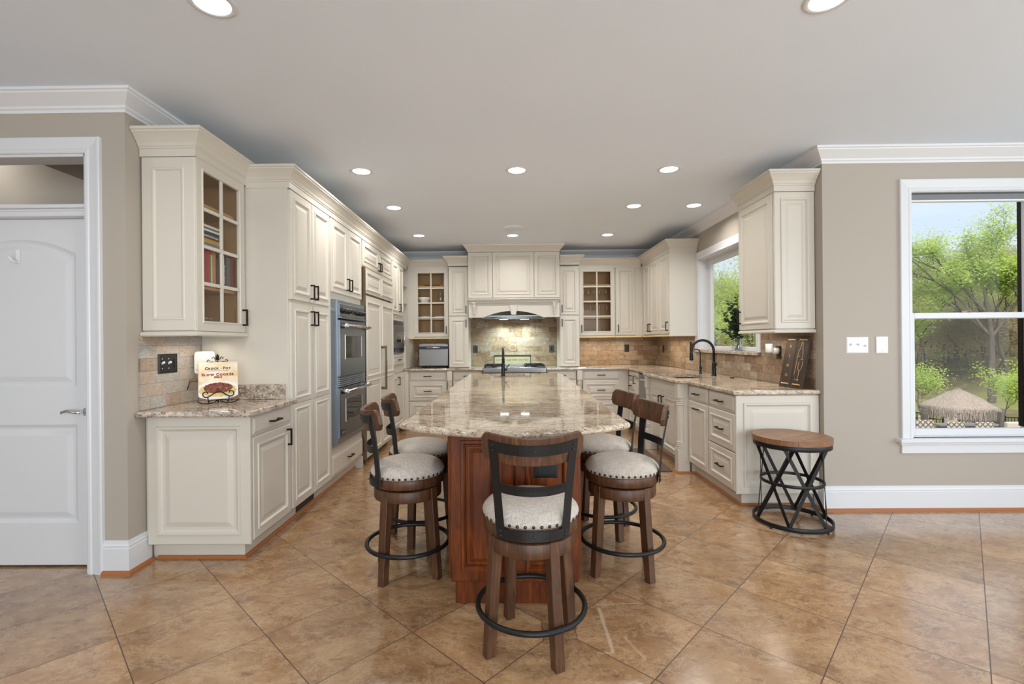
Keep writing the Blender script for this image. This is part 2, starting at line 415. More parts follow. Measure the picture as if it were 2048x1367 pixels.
def splash(name, axis, pal):
    m = plain(name, (.5, .38, .25), .62); g = G(m)
    sp = g.n('ShaderNodeSeparateXYZ'); g.l(g.pos(), sp.inputs[0])
    cb = g.n('ShaderNodeCombineXYZ'); g.l(sp.outputs[axis], cb.inputs[0]); g.l(sp.outputs[2], cb.inputs[1]); v = cb.outputs[0]
    br = g.n('ShaderNodeTexBrick'); g.l(v, br.inputs['Vector']); br.offset = .43; br.offset_frequency = 2; br.squash = .62; br.squash_frequency = 3
    br.inputs['Color1'].default_value = (0, 0, 0, 1); br.inputs['Color2'].default_value = (1, 1, 1, 1); br.inputs['Mortar'].default_value = (.5, .5, .5, 1)
    br.inputs['Scale'].default_value = 1; br.inputs['Brick Width'].default_value = .215; br.inputs['Row Height'].default_value = .0765
    br.inputs['Mortar Size'].default_value = .0012; br.inputs['Mortar Smooth'].default_value = .3
    rv = br.outputs['Color']
    p = g.pos(); off = g.n('ShaderNodeVectorMath', operation='MULTIPLY_ADD'); g.l(rv, off.inputs[0]); off.inputs[1].default_value = (7, 5, 9); g.l(p, off.inputs[2])
    n1 = g.noise(off.outputs[0], 11, 8, .68, 1.0); n2 = g.noise(g.map(off.outputs[0], (1, 1, 1.6)), 40, 7, .78, .4); n3 = g.noise(off.outputs[0], 20, 6, .7, 1.6)
    t = g.math('ADD', g.math('MULTIPLY', rv, .36), g.math('MULTIPLY', n1, .70))
    c = g.ramp(t, list(zip((.26, .40, .52, .64, .80), pal[:5])))
    c = g.mix(g.ramp(n3, [(.54, (0,)*3), (.66, (.75,)*3)]), c, pal[5])
    c = g.mix(g.ramp(n2, [(.55, (0,)*3), (.66, (.8,)*3)]), c, pal[6])
    c = g.mix(g.ramp(n2, [(.30, (.55,)*3), (.42, (0,)*3)]), c, pal[7])
    c = g.mix(g.math('MULTIPLY', br.outputs['Fac'], .8), c, pal[6]); g.color(c)
    h = g.math('ADD', g.math('ADD', g.math('MULTIPLY', n1, .7), g.math('MULTIPLY', n2, .55)), g.math('ADD', g.math('MULTIPLY', rv, .6), g.math('MULTIPLY', br.outputs['Fac'], -1.0)))
    g.bump(h, 1.0, .035); return m
PALB = [srgb(*c) for c in ((126, 98, 70), (160, 130, 98), (184, 156, 124), (170, 148, 126), (208, 190, 166), (150, 112, 74), (92, 66, 46), (214, 200, 178))]
PAL_LIT = [srgb(*c) for c in ((190, 166, 146), (212, 186, 162), (222, 206, 188), (206, 202, 194), (236, 230, 220), (212, 176, 146), (150, 134, 120), (240, 238, 232))]  # paler copy for the left wall: grazing daylight put into the stone colours
M['splash_x'] = splash('split_travertine_right', 1, PALB)
M['splash_y'] = splash('split_travertine_back', 0, PALB)
M['splash_l'] = splash('split_travertine_left_lit', 1, PAL_LIT)
def thin_fresnel(nt, f0):
    lw = nt.nodes.new('ShaderNodeLayerWeight'); p = nt.nodes.new('ShaderNodeMath'); p.operation = 'POWER'; p.inputs[1].default_value = 4.5
    q = nt.nodes.new('ShaderNodeMath'); q.operation = 'MULTIPLY_ADD'; q.inputs[1].default_value = .9; q.inputs[2].default_value = f0; q.use_clamp = True
    lw.inputs[0].default_value = .5
    nt.links.new(lw.outputs['Facing'], p.inputs[0]); nt.links.new(p.outputs[0], q.inputs[0]); return q.outputs[0]
def thin_glass(name, tint=(1, 1, 1), f0=.006):
    m = bpy.data.materials.new(name); m.use_nodes = True; nt = m.node_tree; nt.nodes.clear()
    o = nt.nodes.new('ShaderNodeOutputMaterial'); mx = nt.nodes.new('ShaderNodeMixShader'); tr = nt.nodes.new('ShaderNodeBsdfTransparent')
    gl = nt.nodes.new('ShaderNodeBsdfGlossy'); gl.inputs['Roughness'].default_value = .02; fr = thin_fresnel(nt, f0)
    tr.inputs[0].default_value = (*tint, 1)
    nt.links.new(fr, mx.inputs[0]); nt.links.new(tr.outputs[0], mx.inputs[1]); nt.links.new(gl.outputs[0], mx.inputs[2]); nt.links.new(mx.outputs[0], o.inputs[0])
    return m
M['pane'] = thin_glass('window_glass')
M['glassware'] = thin_glass('clear_glassware', (.93, .95, .94), .07)
M['jar'] = thin_glass('clear_jar_glass', (.93, .96, .95), .16)
def emit(name, c, s):
    m, nt, b = newmat(name); b.inputs['Base Color'].default_value = (*c, 1)
    b.inputs['Emission Color'].default_value = (*c, 1); b.inputs['Emission Strength'].default_value = s; return m
M['lamp'] = emit('lamp_diffuser', (1, .98, .95), 6)
M['hoodlamp'] = emit('hood_lamp_diffuser', (.92, 1, 1), 6)
M['shade'] = plain('grey_cellular_shade', srgb(128, 130, 133), .9)
def thatch():
    m = plain('dry_palm_thatch', srgb(178, 156, 134), .95, spec=.1); g = G(m)
    n = g.noise(g.map(g.obj(), (6, 6, 2)), 5, 6, .7); g.color(g.ramp(n, [(.3, srgb(142, 120, 104)), (.52, srgb(200, 180, 162)), (.72, srgb(228, 214, 200))])); g.bump(n, .8, .1); return m
M['thatch'] = thatch()
def leafm(name, a, b):
    m = plain(name, a, .6, spec=.2); g = G(m); n = g.noise(g.obj(), .9, 3); g.color(g.ramp(n, [(.3, a), (.7, b)]))
    g.b.inputs['Subsurface Weight'].default_value = 0
    tr = g.n('ShaderNodeBsdfTranslucent'); g.l(g.nt.nodes['Principled BSDF'].inputs['Base Color'].links[0].from_socket, tr.inputs[0])
    mx = g.n('ShaderNodeMixShader'); mx.inputs[0].default_value = .4; out = g.nt.nodes['Material Output']
    g.l(g.b.outputs[0], mx.inputs[1]); g.l(tr.outputs[0], mx.inputs[2]); g.l(mx.outputs[0], out.inputs[0]); return m
M['leaf'] = leafm('spring_leaves', srgb(168, 192, 84), srgb(206, 220, 124))
M['leaf2'] = leafm('olive_leaves', srgb(146, 152, 88), srgb(186, 184, 122))
M['leaf3'] = leafm('budding_twigs', srgb(178, 160, 136), srgb(202, 192, 150))
M['euca'] = leafm('eucalyptus_leaves', srgb(56, 74, 52), srgb(84, 100, 72))
M['bark'] = wood('grey_bark', srgb(84, 74, 66), srgb(112, 100, 90), srgb(138, 126, 114), (3, 3, 1), .9)
def ground():
    m = plain('forest_floor', srgb(120, 104, 82), 1, spec=0); g = G(m); n = g.noise(g.pos(), .35, 8, .7, 1)
    g.color(g.ramp(n, [(.3, srgb(104, 92, 74)), (.5, srgb(134, 124, 92)), (.66, srgb(138, 150, 84)), (.8, srgb(170, 160, 134))])); return m
M['ground'] = ground()
M['gold'] = plain('dark_sign_lettering', srgb(64, 52, 30), .6)

# ------------------------------------------------------------------ the room
XL, XR, YB, H = -2.19, 2.395, 7.66, 2.745
YLW, YRW = 2.715, 3.66
def room():
    struct(MB().box(-5.0, 5.0, -4.0, YRW+.15, -.12, 0).box(-5.0, XR+.15, YRW+.15, YB+.15, -.12, 0), 'floor', M['floor'])
    struct(MB().box(-5.0, 5.0, -4.0, YRW+.15, H, H+.15).box(-5.0, XR+.15, YRW+.15, YB+.15, H, H+.15), 'ceiling', M['white'])
    w = MB(); w.box(XL-.12, XL, YLW+.12, YB, 0, H); struct(w, 'wall_left', M['wall'])
    w = MB(); w.box(-2.415, XL, YLW, YLW+.12, 0, H); w.box(-3.36, -2.415, YLW, YLW+.12, 2.41, H); w.box(-5, -3.36, YLW, YLW+.12, 0, H)
    struct(w, 'wall_left_front', M['wall'])
    w = MB(); w.box(XL-.12, XR+.15, YB, YB+.15, 0, H); struct(w, 'wall_back', M['wall'])
    w = MB(); y0, y1, z0, z1 = 4.63, 6.03, 1.165, 2.31
    w.box(XR, XR+.15, YRW+.15, y0, 0, H); w.box(XR, XR+.15, y1, YB, 0, H); w.box(XR, XR+.15, y0, y1, 0, z0); w.box(XR, XR+.15, y0, y1, z1, H)
    struct(w, 'wall_right', M['wall'])
    w = MB(); x0, x1, z0, z1 = 3.055, 4.042, .55, 2.49
    w.box(XR, x0, YRW, YRW+.15, 0, H); w.box(x1, 5, YRW, YRW+.15, 0, H); w.box(x0, x1, YRW, YRW+.15, 0, z0); w.box(x0, x1, YRW, YRW+.15, z1, H)
    struct(w, 'wall_right_front', M['wall'])
    w = MB(); w.box(-5, -1.6, -4.15, -4, 0, H); w.box(4, 5, -4.15, -4, 0, H); w.box(-1.6, 4, -4.15, -4, 0, .35); w.box(-1.6, 4, -4.15, -4, 2.5, H)
    struct(w, 'wall_rear', M['wall'])
    w = MB(); w.box(5, 5.15, -4, -2, 0, H); w.box(5, 5.15, 2.6, YRW+.15, 0, H); w.box(5, 5.15, -2, 2.6, 0, .35); w.box(5, 5.15, -2, 2.6, 2.5, H)
    struct(w, 'wall_far_right', M['wall'])
    w = MB(); w.box(-5.15, -5, -4, -2.5, 0, H); w.box(-5.15, -5, .1, 4.3, 0, H); w.box(-5.15, -5, -2.5, .1, 0, .4); w.box(-5.15, -5, -2.5, .1, 2.45, H)
    struct(w, 'wall_far_left', M['wall'])
    # the pantry seen over the door
    w = MB(); w.box(-5, XL-.12, 3.35, 3.45, 0, H); struct(w, 'wall_pantry', M['wall'])
    w = MB(); w.box(-3.0, XL-.121, 2.99, 3.349, 2.475, H); struct(w, 'ceiling_pantry_soffit', M['wall'])
    # crowns
    CR = [(0, -.012), (.006, -.012), (.006, .004), (.016, .010), (.02, .022), (.036, .034), (.06, .052), (.082, .068), (.086, .076), (.095, .080), (.095, .095), (0, .095)]
    cz = H-.0955
    f = Fr((0, 0, cz))
    s = MB().sweep([(-5, YLW), (XL, YLW), (XL, YB), (XR, YB), (XR, YRW), (5, YRW)], CR, f, side=-1); struct(s, 'trim_crown', M['crown'])
    # baseboards + shoe
    BB = [(0, 0), (.016, 0), (.016, .145), (.012, .150), (.014, .160), (.008, .172), (.006, .185), (0, .188)]
    SH = [(.016, 0), (.034, 0), (.032, .012), (.026, .019), (.016, .022)]
    pl = [(-2.325, YLW), (XL, YLW), (XL, 2.875)]; pr = [(XR, 3.765), (XR, YRW), (5, YRW)]
    struct(MB().sweep(pl, BB, side=-1), 'baseboard_left', M['trim']); struct(MB().sweep(pr, BB, side=-1), 'baseboard_right', M['trim'])
    struct(MB().sweep(pl, SH, side=-1), 'trim_1', M['shoe']); struct(MB().sweep(pr, SH, side=-1), 'trim_2', M['shoe'])
room()

def casing(mb, fr, a0, a1, b0, b1, w=.09, bottom=False):
    P = [(0, 0), (0, .012), (.006, .016), (.02, .016), (.026, .012), (w-.03, .018), (w-.012, .022), (w-.004, .022), (w, .018), (w, 0)]
    if bottom: path = [(a0, b0), (a0, b1), (a1, b1), (a1, b0)]; mb.sweep(path, P, fr, closed=True, side=1)
    else: mb.sweep([(a0, b0), (a0, b1), (a1, b1), (a1, b0)], P, fr, side=1)
def pantry_door():
    f = FY(YLW)
    m = MB(); casing(m, f, -3.36, -2.415, 0, 2.405); struct(m, 'trim_door_casing', M['trim'])
    m = MB(); m.box(-3.36, -3.345, 0, 2.405, -.12, 0, f); m.box(-2.43, -2.415, 0, 2.405, -.12, 0, f); m.box(-3.36, -2.415, 2.39, 2.405, -.12, 0, f)
    struct(m, 'trim_door_jamb', M['trim'])
    m = MB(); m.box(-3.345, -2.43, 2.055, 2.085, -.12, -.02, f); m.box(-3.345, -2.43, 2.085, 2.10, -.12, -.025, f); m.box(-3.345, -2.43, 2.10, 2.122, -.12, -.008, f)
    struct(m, 'trim_door_transom_bar', M['trim'], .003)
    # the door leaf, panels with an arched top panel
    t = thing('pantry_door', 'white three-panel door with arched top panel in the left doorway', 'door', (-2.888, 2.80, .012))
    fd = FY(2.795); m = MB(); a0, a1 = -3.343, -2.432
    def arch(b0, b1, i):
        if b1 < 1.5: return [(a0+.12+i, b0+i), (a1-.12-i, b0+i), (a1-.12-i, b1-i), (a0+.12+i, b1-i)]
        pts = [(a0+.12+i, b0+i), (a1-.12-i, b0+i)]
        for k in range(13):
            tt = k/12; x = (a1-.12-i)+(a0-a1+.24+2*i)*tt; pts.append((x, b1-i-.085*(2*tt-1)**2))
        return pts
    holes = [(.26, .84), (1.02-.02, 1.06-.04), (1.06, 1.935)]
    panels = [(.26, .84), (1.06, 1.935)]
    outer = [(a0, .012), (a1, .012), (a1, 2.053), (a0, 2.053)]
    polys = [outer]+[arch(b0, b1, 0) for b0, b1 in panels]
    flat = [p for q in polys for p in q]
    tri = tessellate_polygon([[Vector((x, y, 0)) for x, y in q] for q in polys])
    m.add([fd(x, y, 0) for x, y in flat], tri)
    m.add([fd(x, y, c) for c in (0, -.035) for x, y in outer], [(0, 1, 5, 4), (1, 2, 6, 5), (2, 3, 7, 6), (3, 0, 4, 7), (4, 5, 6, 7)])
    for b0, b1 in panels:
        R = [(arch(b0, b1, i), c) for i, c in ((0, 0), (.012, -.008), (.022, -.012), (.034, -.011), (.06, -.003), (.066, -.002))]
        n = len(R[0][0]); pts = [fd(x, y, c) for r, c in R for x, y in r]; fs = []
        for k in range(len(R)-1):
            for q in range(n): fs.append((k*n+q, k*n+(q+1) % n, (k+1)*n+(q+1) % n, (k+1)*n+q))
        fs.append(tuple((len(R)-1)*n+q for q in range(n))); m.add(pts, fs)
    m.build('door_leaf', M['trim'], t)
    # rail band between the two panels is plain; handle and hook
    h = MB(); h.lathe([(.026, 0), (.026, .006), (.012, .01), (.010, .04), (.012, .045)], 16, Fr((-2.49, 2.795, .915), (1, 0, 0), (0, 0, 1), (0, -1, 0)))
    h.tube([(-2.49, 2.755, .915), (-2.52, 2.748, .918), (-2.57, 2.748, .926), (-2.605, 2.752, .918), (-2.612, 2.756, .910)], [.010, .010, .009, .008, .006], 10)
    h.build('lever_handle', M['chrome'], t)
    k = MB(); k.box(-2.905, -2.885, 1.795, 1.875, 0, .006, fd); k.tube([(-2.895, 2.79, 1.81), (-2.895, 2.77, 1.80), (-2.90, 2.755, 1.812), (-2.912, 2.752, 1.835)], .006, 8)
    solo(k, 'coat_hook', M['whiteplastic'], 'small white hook on the upper panel of the white door', 'hook', (-2.895, 2.79, 1.80))
pantry_door()
area('pantry_lamp', (-3.7, 3.05, 2.70), (0.2, .2, -1), .3, .3, 2.6, WARM)

def front_window():
    f = FY(YRW); x0, x1, z0, z1 = 3.055, 4.042, .55, 2.49
    t = bpy.data.objects.new('window_1', None); COL.objects.link(t); t['kind'] = 'structure'
    m = MB(); casing(m, f, x0+.005, x1-.005, z0, z1-.07, .09); m.build('window_casing', M['trim'], t)
    m = MB(); m.box(x0-.12, x1+.12, z0-.028, z0, -.06, .055, f); m.box(x0-.10, x1+.10, z0-.05, z0-.028, 0, .03, f); m.box(x0-.085, x1+.085, z0-.115, z0-.05, 0, .018, f)
    m.build('window_sill', M['trim'], t, .004, seg=2)
    m = MB()
    for a, b in ((x0, x0+.012), (x1-.012, x1)): m.box(a, b, z0, z1, -.15, 0, f)
    m.box(x0, x1, z1-.075, z1, -.15, 0, f); m.box(x0, x1, z0, z0+.012, -.15, -.02, f)
    m.build('window_jamb', M['trim'], t, .002)
    m = MB(); m.box(x1-.024, x1-.0125, z0+.06, z1-.10, -.15, -.117, f); m.build('screen_track', M['bronze'], t)
    # upper sash sits outside, lower sash inside
    def sash(a0, a1, b0, b1, c0, c1, st, rb, rt, name):
        m = MB(); m.box(a0, a0+st, b0, b1, c0, c1, f); m.box(a1-st, a1, b0, b1, c0, c1, f); m.box(a0+st, a1-st, b0, b0+rb, c0, c1, f); m.box(a0+st, a1-st, b1-rt, b1, c0, c1, f)
        o = m.build(name, M['trim'], t, .003)
        p = MB(); p.box(a0+st, a1-st, b0+rb, b1-rt, (c0+c1)/2-.003, (c0+c1)/2, f); p.build('window_pane', M['pane'], o)
    sash(x0+.012, x1-.012, 1.455, z1-.075, -.115, -.075, .018, .04, .02, 'upper_sash')
    sash(x0+.012, x1-.012, z0+.012, 1.50, -.07, -.03, .045, .05, .043, 'lower_sash')
    k = MB(); k.box(3.47, 3.51, 1.50, 1.508, -.06, -.03, f); k.bar(f(3.48, 1.511, -.045), f(3.54, 1.513, -.03), .010, .006); k.build('sash_lock', M['pewter'], t)
    s = thing('window_shade', 'grey pleated shade drawn up at the top of the right window', 'window shade', (3.505, 3.69, 2.35))
    m = MB()
    for i in range(7): z = 2.468-i*.009; m.box(x0+.018, x1-.018, z-.0065, z, -.07, -.022-(i % 2)*.006, f)
    m.build('pleats', plain('dark_grey_shade', srgb(92, 94, 97), .9), s); m = MB(); m.box(x0+.016, x1-.016, 2.362, 2.405, -.066, -.02, f); m.build('bottom_rail', M['shade'], s, .002)
    m = MB(); m.box(x0+.016, x1-.016, 2.35, 2.362, -.06, -.024, f); m.build('rail_edge', M['whiteplastic'], s)
front_window()
def sink_window():
    f = FN(XR); y0, y1, z0, z1 = 4.63, 6.03, 1.165, 2.31
    t = bpy.data.objects.new('window_2', None); COL.objects.link(t); t['kind'] = 'structure'
    m = MB(); P = casing(m, f, -y1, -y0, z0+.02, z1, .09); m.build('window_casing', M['trim'], t)
    m = MB(); m.box(-y1, -y1+.012, z0, z1, -.15, 0, f); m.box(-y0-.012, -y0, z0, z1, -.15, 0, f); m.box(-y1, -y0, z1-.012, z1, -.15, 0, f); m.build('window_jamb', M['trim'], t)
    m = MB(); a0, a1, b0, b1 = -y1+.012, -y0-.012, z0+.02, z1-.012
    st = .09
    m.box(a0, a0+st, b0, b1, -.145, -.105, f); m.box(a1-st, a1, b0, b1, -.145, -.105, f); m.box(a0+st, a1-st, b0, b0+.045, -.145, -.105, f); m.box(a0+st, a1-st, b1-.06, b1, -.145, -.105, f)
    o = m.build('window_sash', M['trim'], t, .003)
    p = MB(); p.box(a0+st, a1-st, b0+.045, b1-.06, -.128, -.124, f); p.build('window_pane', M['pane'], o)
    m = MB(); m.box(-6.12, -4.54, z0-.012, z0+.02, .0, .03, f); m.box(-y1+.0, -y0, z0, z0+.02, -.15, 0, f); m.build('window_ledge', M['granite2'], t, .003)
sink_window()
def ceiling_fixtures():
    L = [(-1.238, 2.0, 'left one of the two nearest'), (1.362, 2.03, 'right one of the two nearest'),
         (-1.222, 3.99, 'left one of the three across above the near stools'), (.08, 4.01, 'middle one of the three across above the near stools'), (1.36, 4.03, 'right one of the three across above the near stools'),
         (-1.214, 5.08, 'between the fridge and the island, left'), (1.35, 5.12, 'over the right side of the island, beside the sink light'), (1.99, 5.12, 'directly above the sink window'),
         (-1.2, 6.43, 'left one of the back row near the hood'), (.065, 6.48, 'centred just in front of the hood'), (1.355, 6.5, 'right one of the back row near the hood')]
    for x, y, w in L:
        t = thing('recessed_light', 'round recessed ceiling light, '+w, 'ceiling light', (x, y, H), 0, 'recessed ceiling lights')
        m = MB(); m.lathe([(.070, -.001), (.074, -.006), (.092, -.004), (.098, -.0005)], 32, Fr((x, y, H)), cap=False); m.build('trim_ring', M['trim'], t)
        m = MB(); m.lathe([(1e-5, -.0035), (.071, -.0035), (.071, -.001)], 32, Fr((x, y, H)), cap=False); m.build('diffuser', M['lamp'], t)
        area('recessed_lamp', (x, y, H-.012), (0, 0, -1), .13, .13, 6.8, WARM, 145, 'DISK')
    m = MB(); m.lathe([(1e-5, -.008), (.115, -.008), (.123, -.005), (.125, 0)], 36, Fr((.07, 6.05, H)), cap=False)
    solo(m, 'ceiling_speaker', M['white'], 'round white speaker grille flush in the ceiling before the hood', 'speaker', (.07, 6.05, H))
ceiling_fixtures()

# ------------------------------------------------------------------ cabinet kit
CRP = [(0, 0), (.004, 0), (.004, .042), (.010, .046), (.010, .052), (.016, .058), (.024, .074), (.044, .098), (.058, .112), (.066, .118), (.066, .126), (.074, .130), (.074, .145), (0, .145)]
def scaled(prof, s): return [(o*s, h*s) for o, h in prof]
def pull(fr, a, b, c, L, vert, parent, mat=None, name='handle'):
    m = MB(); r = .0055
    if vert:
        m.box(a-r, a+r, b-L/2, b+L/2, c+.026, c+.036, fr)
        for s in (-1, 1): m.box(a-r, a+r, b+s*(L/2-.006)-.006, b+s*(L/2-.006)+.006, c, c+.028, fr)
    else:
        m.box(a-L/2, a+L/2, b-r, b+r, c+.026, c+.036, fr)
        for s in (-1, 1): m.box(a+s*(L/2-.006)-.006, a+s*(L/2-.006)+.006, b-r, b+r, c, c+.028, fr)
    return m.build(name, mat or M['bronze'], parent, .0012)
def door(root, fr, a0, a1, b0, b1, c=0, h=None, th=.02, prof=None, name='door', L=.115, split=None, mat=None):
    m = MB(); mat = mat or M['cream']
    if split:
        # slab door with two stacked raised panels
        m.rings([(a0, a1, b0, b1, c), (a0, a1, b0, b1, c+th-.004-.008), (a0+.004, a1-.004, b0+.004, b1-.004, c+th-.008)], fr)
        for q0, q1 in ((b0, split), (split, b1)):
            w = .042
            R = [(a0+.004, a1-.004, q0+(.004 if q0 == b0 else -.0), q1-(.004 if q1 == b1 else 0), c+th-.0081)]
            for i, hh in ((.004, 0),)+tuple((x, y) for x, y in DOORP[2:]):
                R.append((a0+i, a1-i, q0+(i if q0 == b0 else i*.75), q1-(i if q1 == b1 else i*.75), c+th+hh))
            m.rings(R, fr)
    else: m.panel(a0, a1, b0, b1, fr, c, th, prof)
    d = m.build(name, mat, root)
    if h: pull(fr, h[0], h[1], c+th+.0, h[3] if len(h) > 3 else L, h[2] == 'v', d)
    return d
def drawer(root, fr, a0, a1, b0, b1, c=0, big=False, L=.115, hb=None):
    d = MB().panel(a0, a1, b0, b1, fr, c, .02, DOORP if big else DRAWP).build('drawer', M['cream'], root)
    hc = c+.022 if not big else c+.016
    pull(fr, (a0+a1)/2, hb if hb else (b0+b1)/2, hc, L, False, d); return d
def glass_door(root, fr, a0, a1, b0, b1, c=0, rows=4, h=None, fw=.062):
    m = MB()
    R = [(a0, a1, b0, b1), (a0+fw, a1-fw, b0+fw, b1-fw)]
    # outer frame
    m.box(a0, a0+fw, b0, b1, c, c+.02, fr); m.box(a1-fw, a1, b0, b1, c, c+.02, fr); m.box(a0+fw, a1-fw, b0, b0+fw, c, c+.02, fr); m.box(a0+fw, a1-fw, b1-fw, b1, c, c+.02, fr)
    m.sweep([(a0+fw, b0+fw), (a1-fw, b0+fw), (a1-fw, b1-fw), (a0+fw, b1-fw)], [(0, c+.02), (-.004, c+.025), (-.010, c+.025), (-.014, c+.02)], fr, closed=True, side=1)
    d = m.build('door', M['cream'], root)
    m = MB(); am = (a0+a1)/2; w = .011
    m.box(am-w, am+w, b0+fw, b1-fw, c+.004, c+.018, fr)
    for i in range(1, rows):
        b = b0+fw+(b1-b0-2*fw)*i/rows; m.box(a0+fw, a1-fw, b-w, b+w, c+.005, c+.019, fr)
    m.build('muntins', M['cream'], d, .002)
    p = MB(); p.box(a0+fw, a1-fw, b0+fw, b1-fw, c+.006, c+.009, fr); p.build('glass_pane', M['pane'], d)
    if h: pull(fr, h[0], h[1], c+.02, .115, True, d)
    return d
def body(root, x0, x1, y0, y1, z0, z1, name='cabinet_body', mat=None, bevel=.002):
    return MB().box(x0, x1, y0, y1, z0, z1).build(name, mat or M['cream'], root, bevel)
def hollow(root, x0, x1, y0, y1, z0, z1, openside, shelves, t=.018):
    m = MB()
    m.box(x0, x1, y0, y1, z0, z0+t); m.box(x0, x1, y0, y1, z1-t, z1)
    sides = {'+X': (x1-t, x1, y0, y1), '-X': (x0, x0+t, y0, y1), '-Y': (x0, x1, y0, y0+t), '+Y': (x0, x1, y1-t, y1)}
    for k, (a, b, c, d) in sides.items():
        if k != openside: m.box(a, b, c, d, z0+t, z1-t)
    m.build('cabinet_body', M['cream'], root, .0015)
    l = MB(); e = .003; X0, X1, Y0, Y1 = x0+t, x1-t, y0+t, y1-t
    if openside == '+X': X1 = x1-.002
    if openside == '-Y': Y0 = y0+.002
    l.box(X0, X1, Y0, Y1, z0+t, z0+t+e); l.box(X0, X1, Y0, Y1, z1-t-e, z1-t)
    if openside == '+X': l.box(X0, X0+e, Y0, Y1, z0+t, z1-t); l.box(X0, X1, Y0, Y0+e, z0+t, z1-t); l.box(X0, X1, Y1-e, Y1, z0+t, z1-t)
    else: l.box(X0, X1, Y1-e, Y1, z0+t, z1-t); l.box(X0, X0+e, Y0, Y1, z0+t, z1-t); l.box(X1-e, X1, Y0, Y1, z0+t, z1-t)
    l.build('cabinet_lining', M['maple'], root)
    for z in shelves:
        s = MB()
        s.box(X0+e, X1-.02 if openside == '+X' else X1-e, (Y0+.02) if openside == '-Y' else Y0+e, Y1-e, z-.009, z+.009); s.build('shelf', M['maple'], root)
def crown(root, path, z, s=1.0, side=-1, mat=None):
    m = MB().sweep(path, [(o*s, h*s) for o, h in CRP], Fr((0, 0, z)), side=side)
    return m.build('crown_moulding', mat or M['cream'], root)
def toe(root, x0, x1, y0, y1):
    return body(root, x0, x1, y0, y1, 0, .112, 'plinth')
def shoe_strip(root, path, side=-1):
    return MB().sweep(path, [(0, 0), (.016, 0), (.015, .009), (.010, .016), (0, .019)], side=side).build('shoe_moulding', M['shoe'], root)
CT, CB = 2.43, 2.43          # top of doors' face, crown starts here
WB = 1.378                   # underside of wall cabinets
FXL = -1.565                 # left carcass face (doors sit .02 proud)
fL = FX(FXL)

